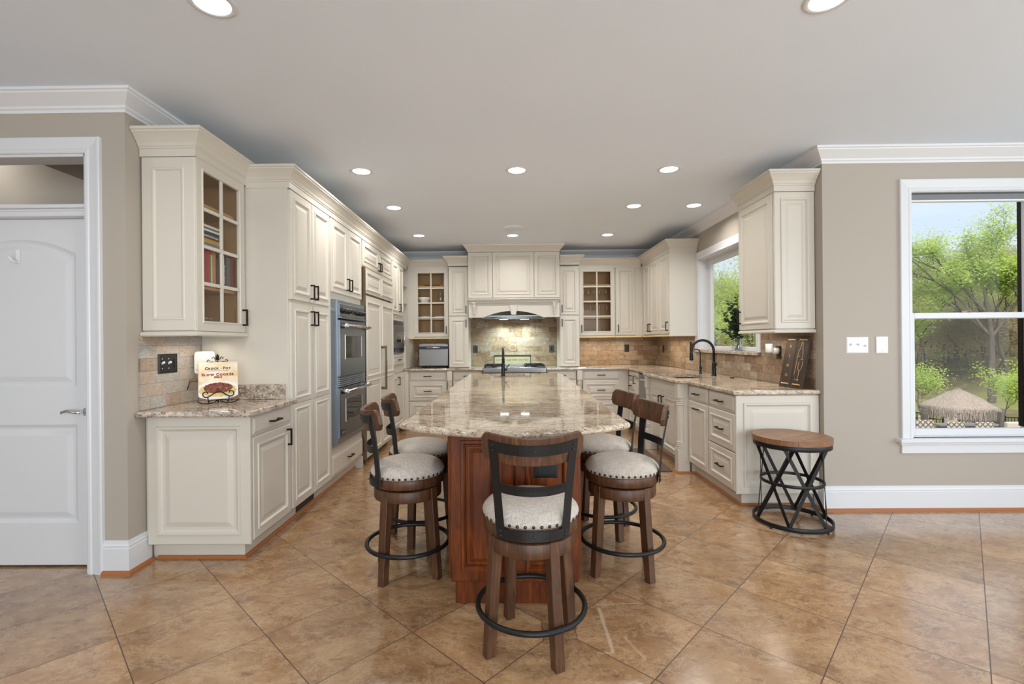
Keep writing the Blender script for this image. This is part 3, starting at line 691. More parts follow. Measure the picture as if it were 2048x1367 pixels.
def left_run():
    # corner base cabinet with finished end
    t = thing('base_cabinet', 'cream base cabinet with raised end panel under the cookbook counter, beside the white door', 'cabinet', (-1.87, 3.1, 0))
    body(t, XL+.004, FXL, 2.85, 3.37, .112, .878); toe(t, XL+.004, -1.625, 2.905, 3.37)
    MB().panel(-2.165, -1.548, .112, .874, FY(2.85), 0, .02, [(0, -.004), (.004, 0), (.055, 0), (.06, .008), (.072, .008), (.080, -.002), (.088, -.007), (.104, -.007), (.135, .003), (.139, .003)]).build('end_panel', M['cream'], t)
    drawer(t, fL, 2.865, 3.355, .752, .868); door(t, fL, 2.865, 3.355, .125, .742, h=(3.30, .66, 'v'))
    shoe_strip(t, [(XL+.035, 2.905), (-1.625, 2.905), (-1.625, 3.37)])
    # glass wall cabinet
    t = thing('upper_cabinet', 'cream wall cabinet with glass door full of cookbooks, above the left counter', 'cabinet', (-2.03, 3.1, WB))
    hollow(t, XL+.004, -1.875, 2.84, 3.365, WB, CT, '+X', (1.66, 1.915, 2.175))
    MB().panel(-2.18, -1.862, WB+.012, CT-.005, FY(2.84), 0, .02, [(0, -.004), (.004, 0), (.062, 0), (.066, .003), (.074, .003), (.084, -.006), (.09, -.006)]).build('end_panel', M['cream'], t)
    glass_door(t, FX(-1.875), 2.83, 3.345, WB+.01, CT-.005, h=(3.315, 1.49))
    MB().sweep([(XL+.004, 2.82), (-1.855, 2.82), (-1.855, 3.365)], [(-.01, -.022), (.006, -.022), (.012, -.014), (.010, -.004), (.0, .006), (-.01, .006)], Fr((0, 0, WB)), side=-1).build('light_rail', M['cream'], t)
    crown(t, [(XL+.004, 2.82), (-1.855, 2.82), (-1.855, 3.367)], CB-.005, 1.04)
    # pantry
    t = thing('tall_cabinet', 'cream tall pantry cabinet with four narrow doors, nearest in the left run', 'cabinet', (-1.87, 3.75, 0))
    body(t, XL+.004, FXL, 3.372, 4.138, .112, 2.42); toe(t, XL+.004, -1.625, 3.372, 4.138)
    for a0, a1, hx in ((3.385, 3.748, 3.715), (3.756, 4.122, 3.79)):
        door(t, fL, a0, a1, 1.622, 2.405, h=(hx, 1.705, 'v')); door(t, fL, a0, a1, .128, 1.602, h=(hx, 1.50, 'v'), split=.872)
    v = MB(); v.box(3.60, 3.93, .025, .105, 0, .004, FX(-1.625)); v.build('toe_kick_vent', M['grille'], t)
    crown(t, [(XL+.33, 3.372), (FXL+.016, 3.372), (FXL+.016, 4.14)], 2.41, 1.0)
    shoe_strip(t, [(-1.625, 3.372), (-1.625, 4.138)])
    # oven cabinet
    t = thing('tall_cabinet', 'cream tall cabinet framing the double oven, drawer below and two doors above', 'cabinet', (-1.87, 4.59, 0))
    m = MB(); m.box(XL+.004, FXL, 4.142, 4.20, .112, 2.42); m.box(XL+.004, FXL, 4.975, 5.035, .112, 2.42); m.box(XL+.004, FXL, 4.20, 4.975, .112, .40); m.box(XL+.004, FXL, 4.20, 4.975, 1.70, 2.42)
    m.build('cabinet_body', M['cream'], t); toe(t, XL+.004, -1.625, 4.142, 5.0)
    body(t, -1.70, FXL+.015, 4.98, 5.035, 0, .112, 'foot')
    for a0, a1, hx in ((4.16, 4.582, 4.545), (4.592, 5.018, 4.63)): door(t, fL, a0, a1, 1.758, 2.405, h=(hx, 1.86, 'v'))
    drawer(t, fL, 4.155, 5.02, .13, .31, hb=.225)
    crown(t, [(FXL+.016, 4.14), (FXL+.016, 5.04)], 2.41, 1.0); shoe_strip(t, [(-1.625, 4.142), (-1.625, 4.98)])
    # double oven
    t = thing('double_oven', 'stainless steel double wall oven in the left cabinet run', 'oven', (-1.86, 4.587, .405))
    f = FX(FXL); y0, y1, z0, z1 = 4.185, 4.99, .408, 1.692
    MB().box(-2.15, FXL+.001, 4.21, 4.965, z0+.01, z1-.01).build('oven_body', M['coolsteel'], t)
    m = MB(); c = .055
    m.box(y0, y0+.03, z0, z1, .0, c, f); m.box(y1-.03, y1, z0, z1, .0, c, f); m.box(y0+.03, y1-.03, z1-.03, z1, 0, c, f); m.box(y0+.03, y1-.03, z0, z0+.045, 0, c, f); m.build('trim_frame', M['coolsteel'], t, .002)
    p = MB(); p.box(y0+.03, y1-.03, 1.545, z1-.03, 0, c+.012, f); p.box(y0+.03, y1-.03, 1.525, 1.545, 0, c+.03, f); cp = p.build('control_panel', M['ovensteel'], t, .003)
    for i in range(8):
        if i in (3, 4): continue
        y = y0+.11+i*.084; k = MB(); k.lathe([(.027, c+.012), (.027, c+.018), (.021, c+.02), (.019, c+.042), (.015, c+.046), (1e-5, c+.046)], 16, Fr((FXL, y, 1.60), (0, 1, 0), (0, 0, 1), (1, 0, 0))); k.build('knob', M['blackplastic'], cp)
    k = MB(); k.box(y0+.36, y0+.45, 1.585, 1.615, c+.012, c+.014, f); k.build('display', M['darkglass'], cp)
    for b0, b1, hb, w0, w1 in ((1.005, 1.515, 1.462, 1.17, 1.37), (.455, .905, .875, .60, .79)):
        d = MB(); d.box(y0+.03, y1-.03, b0, b1, .0, c+.015, f); d = d.build('oven_door', M['ovensteel'], t, .004)
        w = MB(); w.box(y0+.17, y1-.17, w0, w1, c+.0155, c+.018, f); w.build('oven_window', M['darkglass'], d)
        w = MB(); w.sweep([(y0+.17, w0), (y1-.17, w0), (y1-.17, w1), (y0+.17, w1)], [(0, c+.015), (-.002, c+.021), (-.010, c+.021), (-.012, c+.015)], f, closed=True); w.build('window_frame', M['steel'], d)
        hh = MB(); x = FXL+c+.075
        hh.tube([(x, y0+.06, hb), (x, y1-.05, hb)], .013, 14)
        for y in (y0+.085, y1-.075): hh.lathe([(.026, c+.014), (.022, c+.05), (.018, c+.075)], 12, Fr((FXL, y, hb), (0, 1, 0), (0, 0, 1), (1, 0, 0)))
        hh.build('door_handle', M['chrome'], d)
    m = MB()
    m.box(y0+.03, y1-.03, .91, 1.0, .0, c-.005, f)
    for i in range(5): m.box(y0+.032, y1-.032, .916+i*.017, .926+i*.017, c-.006, c+.012, f)
    m.build('vent_grille', M['coolsteel'], t)
    m = MB(); m.box(y0+.045, y0+.135, .487, .523, c+.0155, c+.018, f); bd = m.build('badge', M['blackplastic'], t)
    text('VIKING', .026, FXT(f, y0+.09, .505, c+.0185), M['chrome'], 'badge_lettering', bd)
    # refrigerator behind cabinet panels
    t = thing('refrigerator', 'built-in refrigerator behind cream cabinet panels with a long bar handle', 'refrigerator', (-1.86, 5.68, 0))
    body(t, XL+.004, -1.62, 5.045, 6.325, .06, 2.115, 'fridge_body'); body(t, -2.1, -1.67, 5.07, 6.31, 0, .06, 'toe_kick', M['blackplastic'])
    m = MB(); m.box(-1.62, -1.515, 5.046, 5.058, .06, 2.115); m.build('edge_strip', M['pewter'], t)
    f2 = FX(-1.535); d = MB()
    d.box(5.07, 6.31, .07, 1.815, -.085, .008, f2)
    ys = ((5.12, 5.66), (5.735, 6.275)); zs = ((.10, .90), (.93, 1.76))
    for a0, a1 in ys:
        for b0, b1 in zs: d.rings([(a0, a1, b0, b1, .007)]+[(a0+i, a1-i, b0+i, b1-i, .008+h) for i, h in ((0, 0), (.006, .010), (.018, .010), (.028, 0), (.034, -.004), (.06, -.004), (.085, .003), (.09, .003))], f2)
    d = d.build('fridge_door', M['cream'], t)
    m = MB(); m.box(5.685, 5.715, .745, 1.27, .055, .075, f2); m.box(5.69, 5.71, .93, 1.09, .0551, .078, f2)
    for b in (.765, 1.25): m.box(5.688, 5.712, b-.015, b+.015, .008, .06, f2)
    m.build('bar_handle', M['pewter'], d, .003)
    d = MB(); d.box(5.07, 6.31, 1.84, 2.105, -.085, .008, f2)
    for a0, a1 in ys: d.rings([(a0, a1, 1.872, 2.075, .007)]+[(a0+i, a1-i, 1.872+i, 2.075-i, .008+h) for i, h in ((0, 0), (.006, .010), (.018, .010), (.028, 0), (.034, -.004), (.05, -.004), (.07, .003), (.075, .003))], f2)
    d.build('grille_panel', M['cream'], t)
    m = MB(); m.box(5.07, 6.31, 1.817, 1.838, -.085, -.02, f2); m.build('hinge_gap', M['pewter'], t)
    t = thing('upper_cabinet', 'small cream two-door cabinet above the refrigerator', 'cabinet', (-1.86, 5.68, 2.12))
    body(t, XL+.004, FXL, 5.04, 6.325, 2.122, 2.42)
    for a0, a1, hx in ((5.055, 5.678, 5.645), (5.688, 6.31, 5.72)): door(t, fL, a0, a1, 2.135, 2.405, h=(hx, 2.20, 'v', .10))
    crown(t, [(FXL+.016, 5.04), (FXL+.016, 6.33)], 2.41, 1.0)
    # microwave tower
    t = thing('tall_cabinet', 'cream tall cabinet holding the microwave, farthest in the left run', 'cabinet', (-1.86, 6.68, 0))
    m = MB(); m.box(XL+.004, FXL, 6.33, 6.36, .112, 2.42); m.box(XL+.004, FXL, 7.0, 7.028, .112, 2.42); m.box(XL+.004, FXL, 6.36, 7.0, .112, 1.15); m.box(XL+.004, FXL, 6.36, 7.0, 1.61, 2.42)
    m.build('cabinet_body', M['cream'], t); toe(t, XL+.004, -1.625, 6.33, 7.028)
    for a0, a1, hx in ((6.342, 6.675, 6.645), (6.685, 7.02, 6.715)): door(t, fL, a0, a1, 1.69, 2.405, h=(hx, 1.79, 'v') if a0 > 6.5 else None)
    drawer(t, fL, 6.345, 7.02, .985, 1.14, big=True); door(t, fL, 6.345, 7.02, .125, .865, h=(6.62, .77, 'v'))
    m = MB(); m.box(6.33, 7.028, .89, .965, 0, .012, fL); m.build('face_rail', M['cream'], t, .002)
    crown(t, [(FXL+.016, 6.33), (FXL+.016, 7.26)], 2.41, 1.0)
    t = thing('microwave', 'stainless steel built-in microwave at the far end of the left run', 'microwave', (-1.83, 6.68, 1.16))
    MB().box(-2.1, FXL+.004, 6.37, 6.99, 1.165, 1.60).build('microwave_body', M['steel'], t)
    f = FX(FXL+.004); m = MB(); m.box(6.365, 6.995, 1.155, 1.61, 0, .02, f); m.build('trim_kit', M['steel'], t, .002)
    m = MB()
    for i in range(4): m.box(6.40, 6.96, 1.55+i*.012, 1.557+i*.012, .02, .024, f)
    m.build('vent_slats', M['blackplastic'], t)
    d = MB(); d.box(6.40, 6.96, 1.24, 1.53, .02, .036, f); d = d.build('microwave_door', M['steel'], t, .003)
    w = MB(); w.box(6.50, 6.80, 1.31, 1.44, .0365, .038, f); w.build('door_window', M['darkglass'], d)
    w = MB(); w.tube([f(6.86, 1.29, .036), f(6.86, 1.29, .06), f(6.86, 1.48, .06), f(6.86, 1.48, .036)], .008, 8); w.build('door_handle', M['chrome'], d)
    m = MB(); m.box(6.40, 6.96, 1.175, 1.23, .02, .03, f); m.build('control_strip', M['blackplastic'], t)
def FXT(f, a, b, c): return Fr(f(a, b, c), f.u, f.v, f.n)
left_run()

def back_run():
    yf = 7.33; f = FY(yf); yb = YB-.004
    t = thing('corner_shelf_unit', 'narrow open cream shelf unit in the back left corner beside the glass cabinet', 'shelf', (-1.86, 7.18, WB))
    body(t, XL+.004, -1.80, 7.032, yb, WB, 2.42, 'back_panel'); body(t, -1.80, -1.546, 7.335, yb, WB, 2.42, 'side_panel')
    body(t, -1.80, FXL, 7.032, 7.045, WB, 2.42, 'end_panel')
    for z in (WB+.01, 1.895, 2.155, 2.41): MB().box(-1.80, FXL+.005, 7.045, 7.335, z-.009, z+.009).build('shelf', M['cream'], t)
    m = MB(); m.box(XL+.004, -1.52, 7.0305, yb, .918, 1.376); solo(m, 'corner_cabinet', M['cream'], 'plain cream corner box on the counter left of the toaster oven', 'cabinet', (-1.85, 7.35, .918))
    # left glass cabinet
    t = thing('upper_cabinet', 'cream glass-door wall cabinet above the toaster oven', 'cabinet', (-1.2, 7.5, WB))
    hollow(t, -1.545, -.92, yf, yb, WB, CT, '-Y', (1.655, 1.905, 2.16))
    m = MB(); m.box(-1.545, -1.45, WB, CT, 0, .012, f); m.build('face_stile', M['cream'], t)
    glass_door(t, f, -1.448, -.925, WB+.012, CT-.008, c=.001, h=(-.955, 1.49))
    MB().box(-1.545, -.915, WB-.024, WB-.001, -.02, .024, f).build('light_rail', M['railwood'], t, .003)
    crown(t, [(FXL+.02, yf-.014), (-.906, yf-.014)], CB-.012, 1.0)
    # towers
    for nm, x0, x1, hx, lab in (('tower', -.905, -.605, -.64, 'left'), ('tower', .77, 1.068, .805, 'right')):
        t = thing('tower_cabinet', 'slim cream counter-standing cabinet with two stacked doors, %s of the range hood' % lab, 'cabinet', ((x0+x1)/2, 7.43, .917), 0, 'tower cabinets beside the hood')
        yt = 7.215; ft = FY(yt)
        body(t, x0, x1, yt, yb, .917, 2.44)
        door(t, ft, x0+.006, x1-.006, 1.70, 2.425, h=(hx, 1.79, 'v')); door(t, ft, x0+.006, x1-.006, .925, 1.685, h=(hx, 1.58, 'v'))
        if lab == 'left': pth = [(x0+.0, yf+.02), (x0, yt-.02), (x1-.006, yt-.02)]
        else: pth = [(x0+.006, yt-.02), (x1, yt-.02), (x1, yf+.02)]
        crown(t, pth, 2.45, .98)
    # right glass cabinet + narrow cabinet
    t = thing('upper_cabinet', 'cream glass-door wall cabinet with wine glasses, right of the hood', 'cabinet', (1.35, 7.5, WB))
    hollow(t, 1.075, 1.63, yf, yb, WB, CT, '-Y', (1.655, 1.905, 2.16))
    glass_door(t, f, 1.085, 1.622, WB+.012, CT-.008, c=.001, h=(1.115, 1.49))
    MB().box(1.072, 1.632, WB-.024, WB-.001, -.02, .024, f).build('light_rail', M['railwood'], t, .003)
    crown(t, [(1.069, yf-.014), (1.632, yf-.014)], CB-.012, 1.0)
    t = thing('upper_cabinet', 'cream single-door wall cabinet between the right glass cabinet and the corner', 'cabinet', (1.83, 7.5, WB))
    body(t, 1.634, 2.055, yf, yb, WB, CT); door(t, f, 1.64, 1.935, WB+.012, CT-.008, h=(1.672, 1.49, 'v'))
    m = MB(); m.box(1.937, 2.055, WB, CT, 0, .012, f); m.build('face_stile', M['cream'], t)
    MB().box(1.634, 2.03, WB-.024, WB-.001, -.02, .024, f).build('light_rail', M['railwood'], t, .003)
    crown(t, [(1.632, yf-.014), (2.026, yf-.014)], CB-.012, 1.0)
    # hood
    t = thing('range_hood', 'large cream panelled range hood with arched valance over the cooktop', 'range hood', (.073, 7.4, 1.66))
    yh = 7.12; fh = FY(yh); x0, x1 = -.600, .765
    body(t, x0+.02, x1-.02, yh, yb, 1.94, 2.66, 'hood_body')
    for a0, a1 in ((x0, -.238), (-.23, .378), (.386, x1)): MB().panel(a0, a1, 1.955, 2.635, fh, 0, .02).build('front_panel', M['cream'], t)
    MB().box(x0, x0+.02, yh, yb, 1.94, 2.64).build('side_panel', M['cream'], t); MB().box(x1-.02, x1, yh, yb, 1.94, 2.64).build('side_panel', M['cream'], t)
    m = MB().sweep([(x0, yb), (x0, yh-.02), (x1, yh-.02), (x1, yb)], [(0, 0), (.006, 0), (.006, .012), (.016, .03), (.04, .06), (.058, .082), (.066, .088), (.07, .106), (0, .106)], Fr((0, 0, 2.638)), side=-1); m.build('crown_moulding', M['cream'], t)
    m = MB(); m.box(x0-.01, x1+.01, 1.925, 1.942, 0, .055, fh); m.box(x0, x1, 1.905, 1.925, 0, .042, fh); m.box(x0+.01, x1-.01, 1.885, 1.905, 0, .03, fh); m.build('mantel_shelf', M['cream'], t, .004, seg=2)
    pts = [(x0+.004, 1.665), (x0+.22, 1.665)]+[(-.38+.9*k/20+.0, 1.665+.098*(1-(2*k/20-1)**2)) for k in range(21)]+[(x1-.22, 1.665), (x1-.004, 1.665), (x1-.004, 1.885), (x0+.004, 1.885)]
    m = MB(); m.prism(pts, -.03, -.005, fh); m.build('arched_valance', M['cream'], t)
    m = MB(); m.box(x0+.004, x0+.02, 1.665, 1.90, -.52, -.03, fh); m.box(x1-.02, x1-.004, 1.665, 1.90, -.52, -.03, fh); m.build('valance_return', M['cream'], t)
    m = MB(); m.sweep([(x0+.15, 1.70), (x0+.15, 1.86), (x1-.15, 1.86), (x1-.15, 1.70)], [(0, -.0055), (.0, -.001), (.008, -.001), (.008, -.0055)], fh); m.build('valance_bead', M['cream'], t)
    m = MB(); m.prism([(.038, 1.70), (.112, 1.70), (.135, 1.845), (.015, 1.845)], -.01, .022, fh); m.build('keystone', M['cream'], t, .004)
    for x in (x0+.085, x1-.085):
        m = MB(); m.lathe([(1e-5, 1.70), (.010, 1.705), (.014, 1.72), (.008, 1.735), (.012, 1.745), (.018, 1.76), (.010, 1.78), (.014, 1.79), (.024, 1.82), (.026, 1.85), (.022, 1.86), (.03, 1.87), (.03, 1.886)], 14, Fr((x, yh-.012, 0))); m.build('turned_corbel', M['cream'], t)
    m = MB(); ins = [(-.37, 7.17), (.53, 7.17), (.53, 7.62), (-.37, 7.62)]
    m.rings([(-.44, .60, 7.24, 7.62, 1.70), (-.44, .60, 7.24, 7.62, 1.685), (-.38, .54, 7.28, 7.62, 1.648), (-.30, .46, 7.30, 7.58, 1.646)], Fr((0, 0, 0), (1, 0, 0), (0, 1, 0), (0, 0, 1))); m.build('hood_insert', M['steel'], t)
    for x in (-.075, .245):
        m = MB(); m.box(x-.065, x+.065, 7.34, 7.42, 1.645, 1.653); m.build('hood_light', M['hoodlamp'], t)
        area('hood_lamp', (x, 7.42, 1.638), (0, .12, -1), .12, .07, 5.5, (.68, .93, 1), 130)
    # back base cabinets
    fb = FY(7.07)
    def drawers3(t, f, a0, a1, rows=((.735, .868), (.44, .722), (.128, .427))):
        for i, (b0, b1) in enumerate(rows): drawer(t, f, a0, a1, b0, b1, big=i > 0, hb=None)
    t = thing('base_cabinet', 'cream three-drawer base cabinet under the toaster oven', 'cabinet', (-1.2, 7.35, 0))
    body(t, -1.563, -1.485, 7.031, 7.069, .112, .878, 'face_stile'); body(t, -1.558, -.92, 7.07, yb, .112, .878); toe(t, -1.55, -.92, 7.13, yb); drawers3(t, fb, -1.475, -.928)
    def pilaster(x0, x1, lab):
        t = thing('pilaster', lab, 'pilaster', ((x0+x1)/2, 7.05, 0), 0, 'fluted pilasters at the back counter')
        post(t, x0, x1, 7.02, 7.09, 'y')
    t = thing('base_cabinet', 'cream drawer base cabinet left of the cooktop', 'cabinet', (-.61, 7.35, 0))
    body(t, -.832, -.395, 7.07, yb, .112, .878); toe(t, -.832, -.395, 7.13, yb); drawers3(t, fb, -.825, -.402)
    t = thing('base_cabinet', 'cream drawer base cabinet right of the cooktop', 'cabinet', (.78, 7.35, 0))
    body(t, .56, .995, 7.07, yb, .112, .878); toe(t, .56, .995, 7.13, yb); drawers3(t, fb, .567, .988)
    t = thing('base_cabinet', 'cream base cabinet directly under the cooktop', 'cabinet', (.08, 7.35, 0))
    body(t, -.393, .558, 7.07, yb, .112, .80); toe(t, -.393, .558, 7.13, yb)
    door(t, fb, -.385, .078, .125, .79, h=(.04, .70, 'v')); door(t, fb, .086, .55, .125, .79, h=(.125, .70, 'v'))
    t = thing('base_cabinet', 'cream three-drawer base cabinet near the back right corner', 'cabinet', (1.4, 7.35, 0))
    body(t, 1.082, 1.768, 7.07, yb, .112, .878); toe(t, 1.082, 1.768, 7.13, yb); drawers3(t, fb, 1.09, 1.625)
    pilaster(-.915, -.838, 'cream fluted pilaster between drawers, left of the cooktop'); pilaster(1.001, 1.076, 'cream fluted pilaster between drawers, right of the cooktop')
def post(t, a0, a1, c0, c1, axis):
    """square post with fluted shaft: a along the face, c0 = front, c1 = back"""
    def bx(m, a, b, c, d, z0, z1): m.box(a, b, c, d, z0, z1) if axis == 'y' else m.box(c, d, a, b, z0, z1)
    w = a1-a0; am = (a0+a1)/2
    m = MB(); bx(m, a0, a1, c0, c1, 0, .235); m.build('base_block', M['cream'], t, .003)
    m = MB(); bx(m, a0, a1, c0, c1, .735, .878); m.build('top_block', M['cream'], t, .003)
    m = MB(); ctr = (c0+w/2)
    fr = Fr((am, ctr, 0)) if axis == 'y' else Fr((ctr, am, 0))
    pr = []
    for z0 in (.235, .66):
        for i in range(4):
            z = z0+i*.019; pr += [(w*.44, z), (w*.5, z+.004), (w*.5, z+.013), (w*.44, z+.017)]
    m.lathe(pr[:16], 20, fr); m.build('collar', M['cream'], t); m = MB(); m.lathe(pr[16:], 20, fr); m.build('collar', M['cream'], t)
    m = MB(); n = 48; pts = []
    for z in (.30, .675):
        for i in range(n):
            tt = 2*PI*i/n; r = w*(.44-(.028 if i % 4 in (1, 2) else 0)); pts.append(fr(r*math.cos(tt), r*math.sin(tt), z))
    m.add(pts, [(i, (i+1) % n, n+(i+1) % n, n+i) for i in range(n)]); m.build('fluted_shaft', M['cream'], t)
back_run()

XF = 1.77                    # right carcass face; doors .02 proud
def right_run():
    f = FN(XF); xb = XR-.004
    def cabr(label, y0, y1, name='base_cabinet', cat='cabinet'):
        t = thing(name, label, cat, ((XF+xb)/2, (y0+y1)/2, 0)); body(t, XF, xb, y0, y1, .112, .878); toe(t, XF+.055, xb, y0, y1); shoe_strip(t, [(XF+.055, y1), (XF+.055, y0)], side=-1); return t
    # end drawers with raised end panel
    t = thing('base_cabinet', 'cream three-drawer end cabinet behind the round side table', 'cabinet', (2.07, 3.98, 0))
    body(t, XF, xb, 3.73, 4.228, .112, .878); toe(t, XF+.055, xb, 3.785, 4.228)
    MB().panel(XF-.018, xb, .112, .874, FY(3.73), 0, .02, [(0, -.004), (.004, 0), (.055, 0), (.06, .008), (.072, .008), (.080, -.002), (.088, -.007), (.104, -.007), (.135, .003), (.139, .003)]).build('end_panel', M['cream'], t)
    for i, (b0, b1) in enumerate(((.735, .868), (.432, .722), (.125, .42))): drawer(t, f, -4.218, -3.735, b0, b1, big=i > 0)
    shoe_strip(t, [(XF+.055, 4.228), (XF+.055, 3.785), (xb-.03, 3.785)], side=-1)
    t = cabr('cream cabinet with a drawer over one door, between the sink pilaster and the end drawers', 4.23, 4.70)
    drawer(t, f, -4.688, -4.238, .735, .868, L=.11); d = door(t, f, -4.688, -4.238, .125, .722); pull(f, -4.463, .665, .018, .11, False, d)
    # sink base with two posts
    t = thing('sink_cabinet', 'cream sink base cabinet standing proud between two fluted posts, under the window', 'cabinet', (2.05, 5.25, 0))
    body(t, 1.708, xb, 4.702, 5.86, .112, .66); MB().box(1.692, 1.708, 4.80, 5.76, .66, .878).build('front_rail', M['cream'], t); MB().box(1.72, xb, 4.702, 4.80, .66, .878).build('side_rail', M['cream'], t); MB().box(1.72, xb, 5.62, 5.86, .66, .878).build('side_rail', M['cream'], t); toe(t, 1.79, xb, 4.702, 5.86)
    fs = FN(1.708)
    MB().panel(-5.74, -4.82, .745, .868, fs, 0, .02, [(0, -.004), (.004, 0), (.02, 0), (.026, -.006), (.034, 0), (.04, 0)]).build('false_drawer', M['cream'], t)
    door(t, fs, -5.74, -5.285, .125, .735, h=(-5.33, .64, 'v')); door(t, fs, -5.275, -4.82, .125, .735, h=(-5.23, .64, 'v'))
    for y0 in (4.705, 5.755):
        post_t = t; post(t, y0, y0+.10, 1.655, 1.77, 'x')
    shoe_strip(t, [(1.79, 5.755), (1.79, 4.81)], side=-1); shoe_strip(t, [(1.655, 4.805), (1.655, 4.705), (1.825, 4.705)], side=-1)
    # dishwasher
    t = thing('dishwasher', 'stainless steel dishwasher in the right run beyond the sink', 'dishwasher', (2.05, 6.16, 0))
    body(t, XF+.01, xb, 5.865, 6.455, .11, .875, 'dishwasher_body', M['blackplastic']); body(t, XF+.06, xb, 5.865, 6.455, 0, .11, 'kick_plate', M['blackplastic'])
    m = MB(); m.box(-6.45, -5.87, .12, .855, -.01, .025, f); d = m.build('dishwasher_door', M['steel'], t, .004)
    m = MB(); m.tube([f(-6.40, .80, .07), f(-5.92, .80, .07)], .012, 12)
    for a in (-6.37, -5.95): m.box(a-.012, a+.012, .79, .81, .025, .07, f)
    m.build('door_handle', M['chrome'], d)
    t = cabr('narrow cream pull-out cabinet with a tall panel beyond the dishwasher', 6.46, 6.70); door(t, f, -6.692, -6.468, .125, .868, h=(-6.64, .76, 'v'))
    t = cabr('narrow cream cabinet with small drawers in the back right corner', 6.705, 7.065); drawer(t, f, -7.0, -6.712, .735, .868, L=.09); drawer(t, f, -7.0, -6.712, .60, .722, L=.09); door(t, f, -7.0, -6.712, .125, .59)
    # wall cabinets
    t = thing('upper_cabinet', 'cream three-door wall cabinet on the right wall, left of the sink window', 'cabinet', (2.22, 6.8, WB))
    xw = 2.06; fw = FN(xw); body(t, xw, xb, 6.09, 7.325, WB, CT)
    MB().box(xw-.018, xb, 6.072, 6.09, WB, CT).build('end_panel', M['cream'], t, .002)
    for a0, a1, hx in ((-7.25, -6.905, -6.94), (-6.895, -6.505, -6.86), (-6.495, -6.098, -6.13)): door(t, fw, a0, a1, WB+.012, CT-.008, h=(hx, 1.485, 'v'))
    m = MB(); m.box(-7.325, -7.255, WB, CT, 0, .012, fw); m.build('face_stile', M['cream'], t)
    m = MB(); m.box(-7.31, -6.072, WB-.024, WB-.001, -.02, .024, fw); m.build('light_rail', M['railwood'], t, .003)
    MB().sweep([(xw-.02, 6.072), (xb, 6.072)], [(-.01, -.022), (.006, -.022), (.008, -.004), (.0, .004), (-.01, .004)], Fr((0, 0, WB)), side=-1).build('light_rail', M['cream'], t)
    crown(t, [(xw-.014, yfj), (xw-.014, 6.072), (xb, 6.072)], CB-.006, 1.04, side=-1) if 0 else crown(t, [(xw-.014, 7.316), (xw-.014, 6.072), (xb, 6.072)], CB-.006, 1.04, side=-1)
    t = thing('upper_cabinet', 'cream wall cabinet nearest the right window, above the wine sign', 'cabinet', (2.23, 4.05, WB))
    xw = 2.095; fw = FN(xw); z1 = 2.462; body(t, xw, xb, 3.765, 4.325, WB, z1)
    MB().panel(xw-.016, xb, WB+.012, z1-.006, FY(3.765), 0, .02).build('end_panel', M['cream'], t)
    door(t, fw, -4.32, -3.772, WB+.012, z1-.006, h=(-4.285, 1.50, 'v'))
    MB().sweep([(xw-.014, 4.325), (xw-.014, 3.748), (xb, 3.748)], [(-.012, -.022), (.006, -.022), (.014, -.014), (.012, -.004), (0, .006), (-.012, .006)], Fr((0, 0, WB)), side=-1).build('light_rail', M['cream'], t)
    crown(t, [(xb, 4.325), (xw-.016, 4.325), (xw-.016, 3.745), (xb, 3.745)], z1-.004, 1.04, side=-1) if 0 else crown(t, [(xw-.016, 4.327), (xw-.016, 3.745), (xb, 3.745)], z1-.004, 1.04, side=-1)
right_run()

# ------------------------------------------------------------------ counters, splash backs
EDGE = [(-.010, .036), (-.004, .034), (0, .029), (.001, .012), (-.003, .004), (-.012, 0)]
def slab(name, poly, z, mat, label, cat, holes=(), edge=EDGE):
    m = MB(); n = len(poly)
    rings = [offset_poly(poly, -o, True) for o, h in edge]
    pts = [(a, b, z+h) for r, (o, h) in zip(rings, edge) for a, b in r]
    fs = [(k*n+i, k*n+(i+1) % n, (k+1)*n+(i+1) % n, (k+1)*n+i) for k in range(len(edge)-1) for i in range(n)]
    m.add(pts, fs)
    for r, h in ((rings[0], edge[0][1]), (rings[-1], edge[-1][1])):
        polys = [r]+[list(hh) for hh in holes]; flat = [p for q in polys for p in q]
        m.add([(a, b, z+h) for a, b in flat], tessellate_polygon([[Vector((a, b, 0)) for a, b in q] for q in polys]))
    for hh in holes:
        k = len(hh); m.add([(a, b, z+c) for c in (0, edge[0][1]) for a, b in hh], [(i, (i+1) % k, k+(i+1) % k, k+i) for i in range(k)])
    c = (sum(p[0] for p in poly)/n, sum(p[1] for p in poly)/n, z)
    return solo(m, name, mat, label, cat, c)
ZC = .879
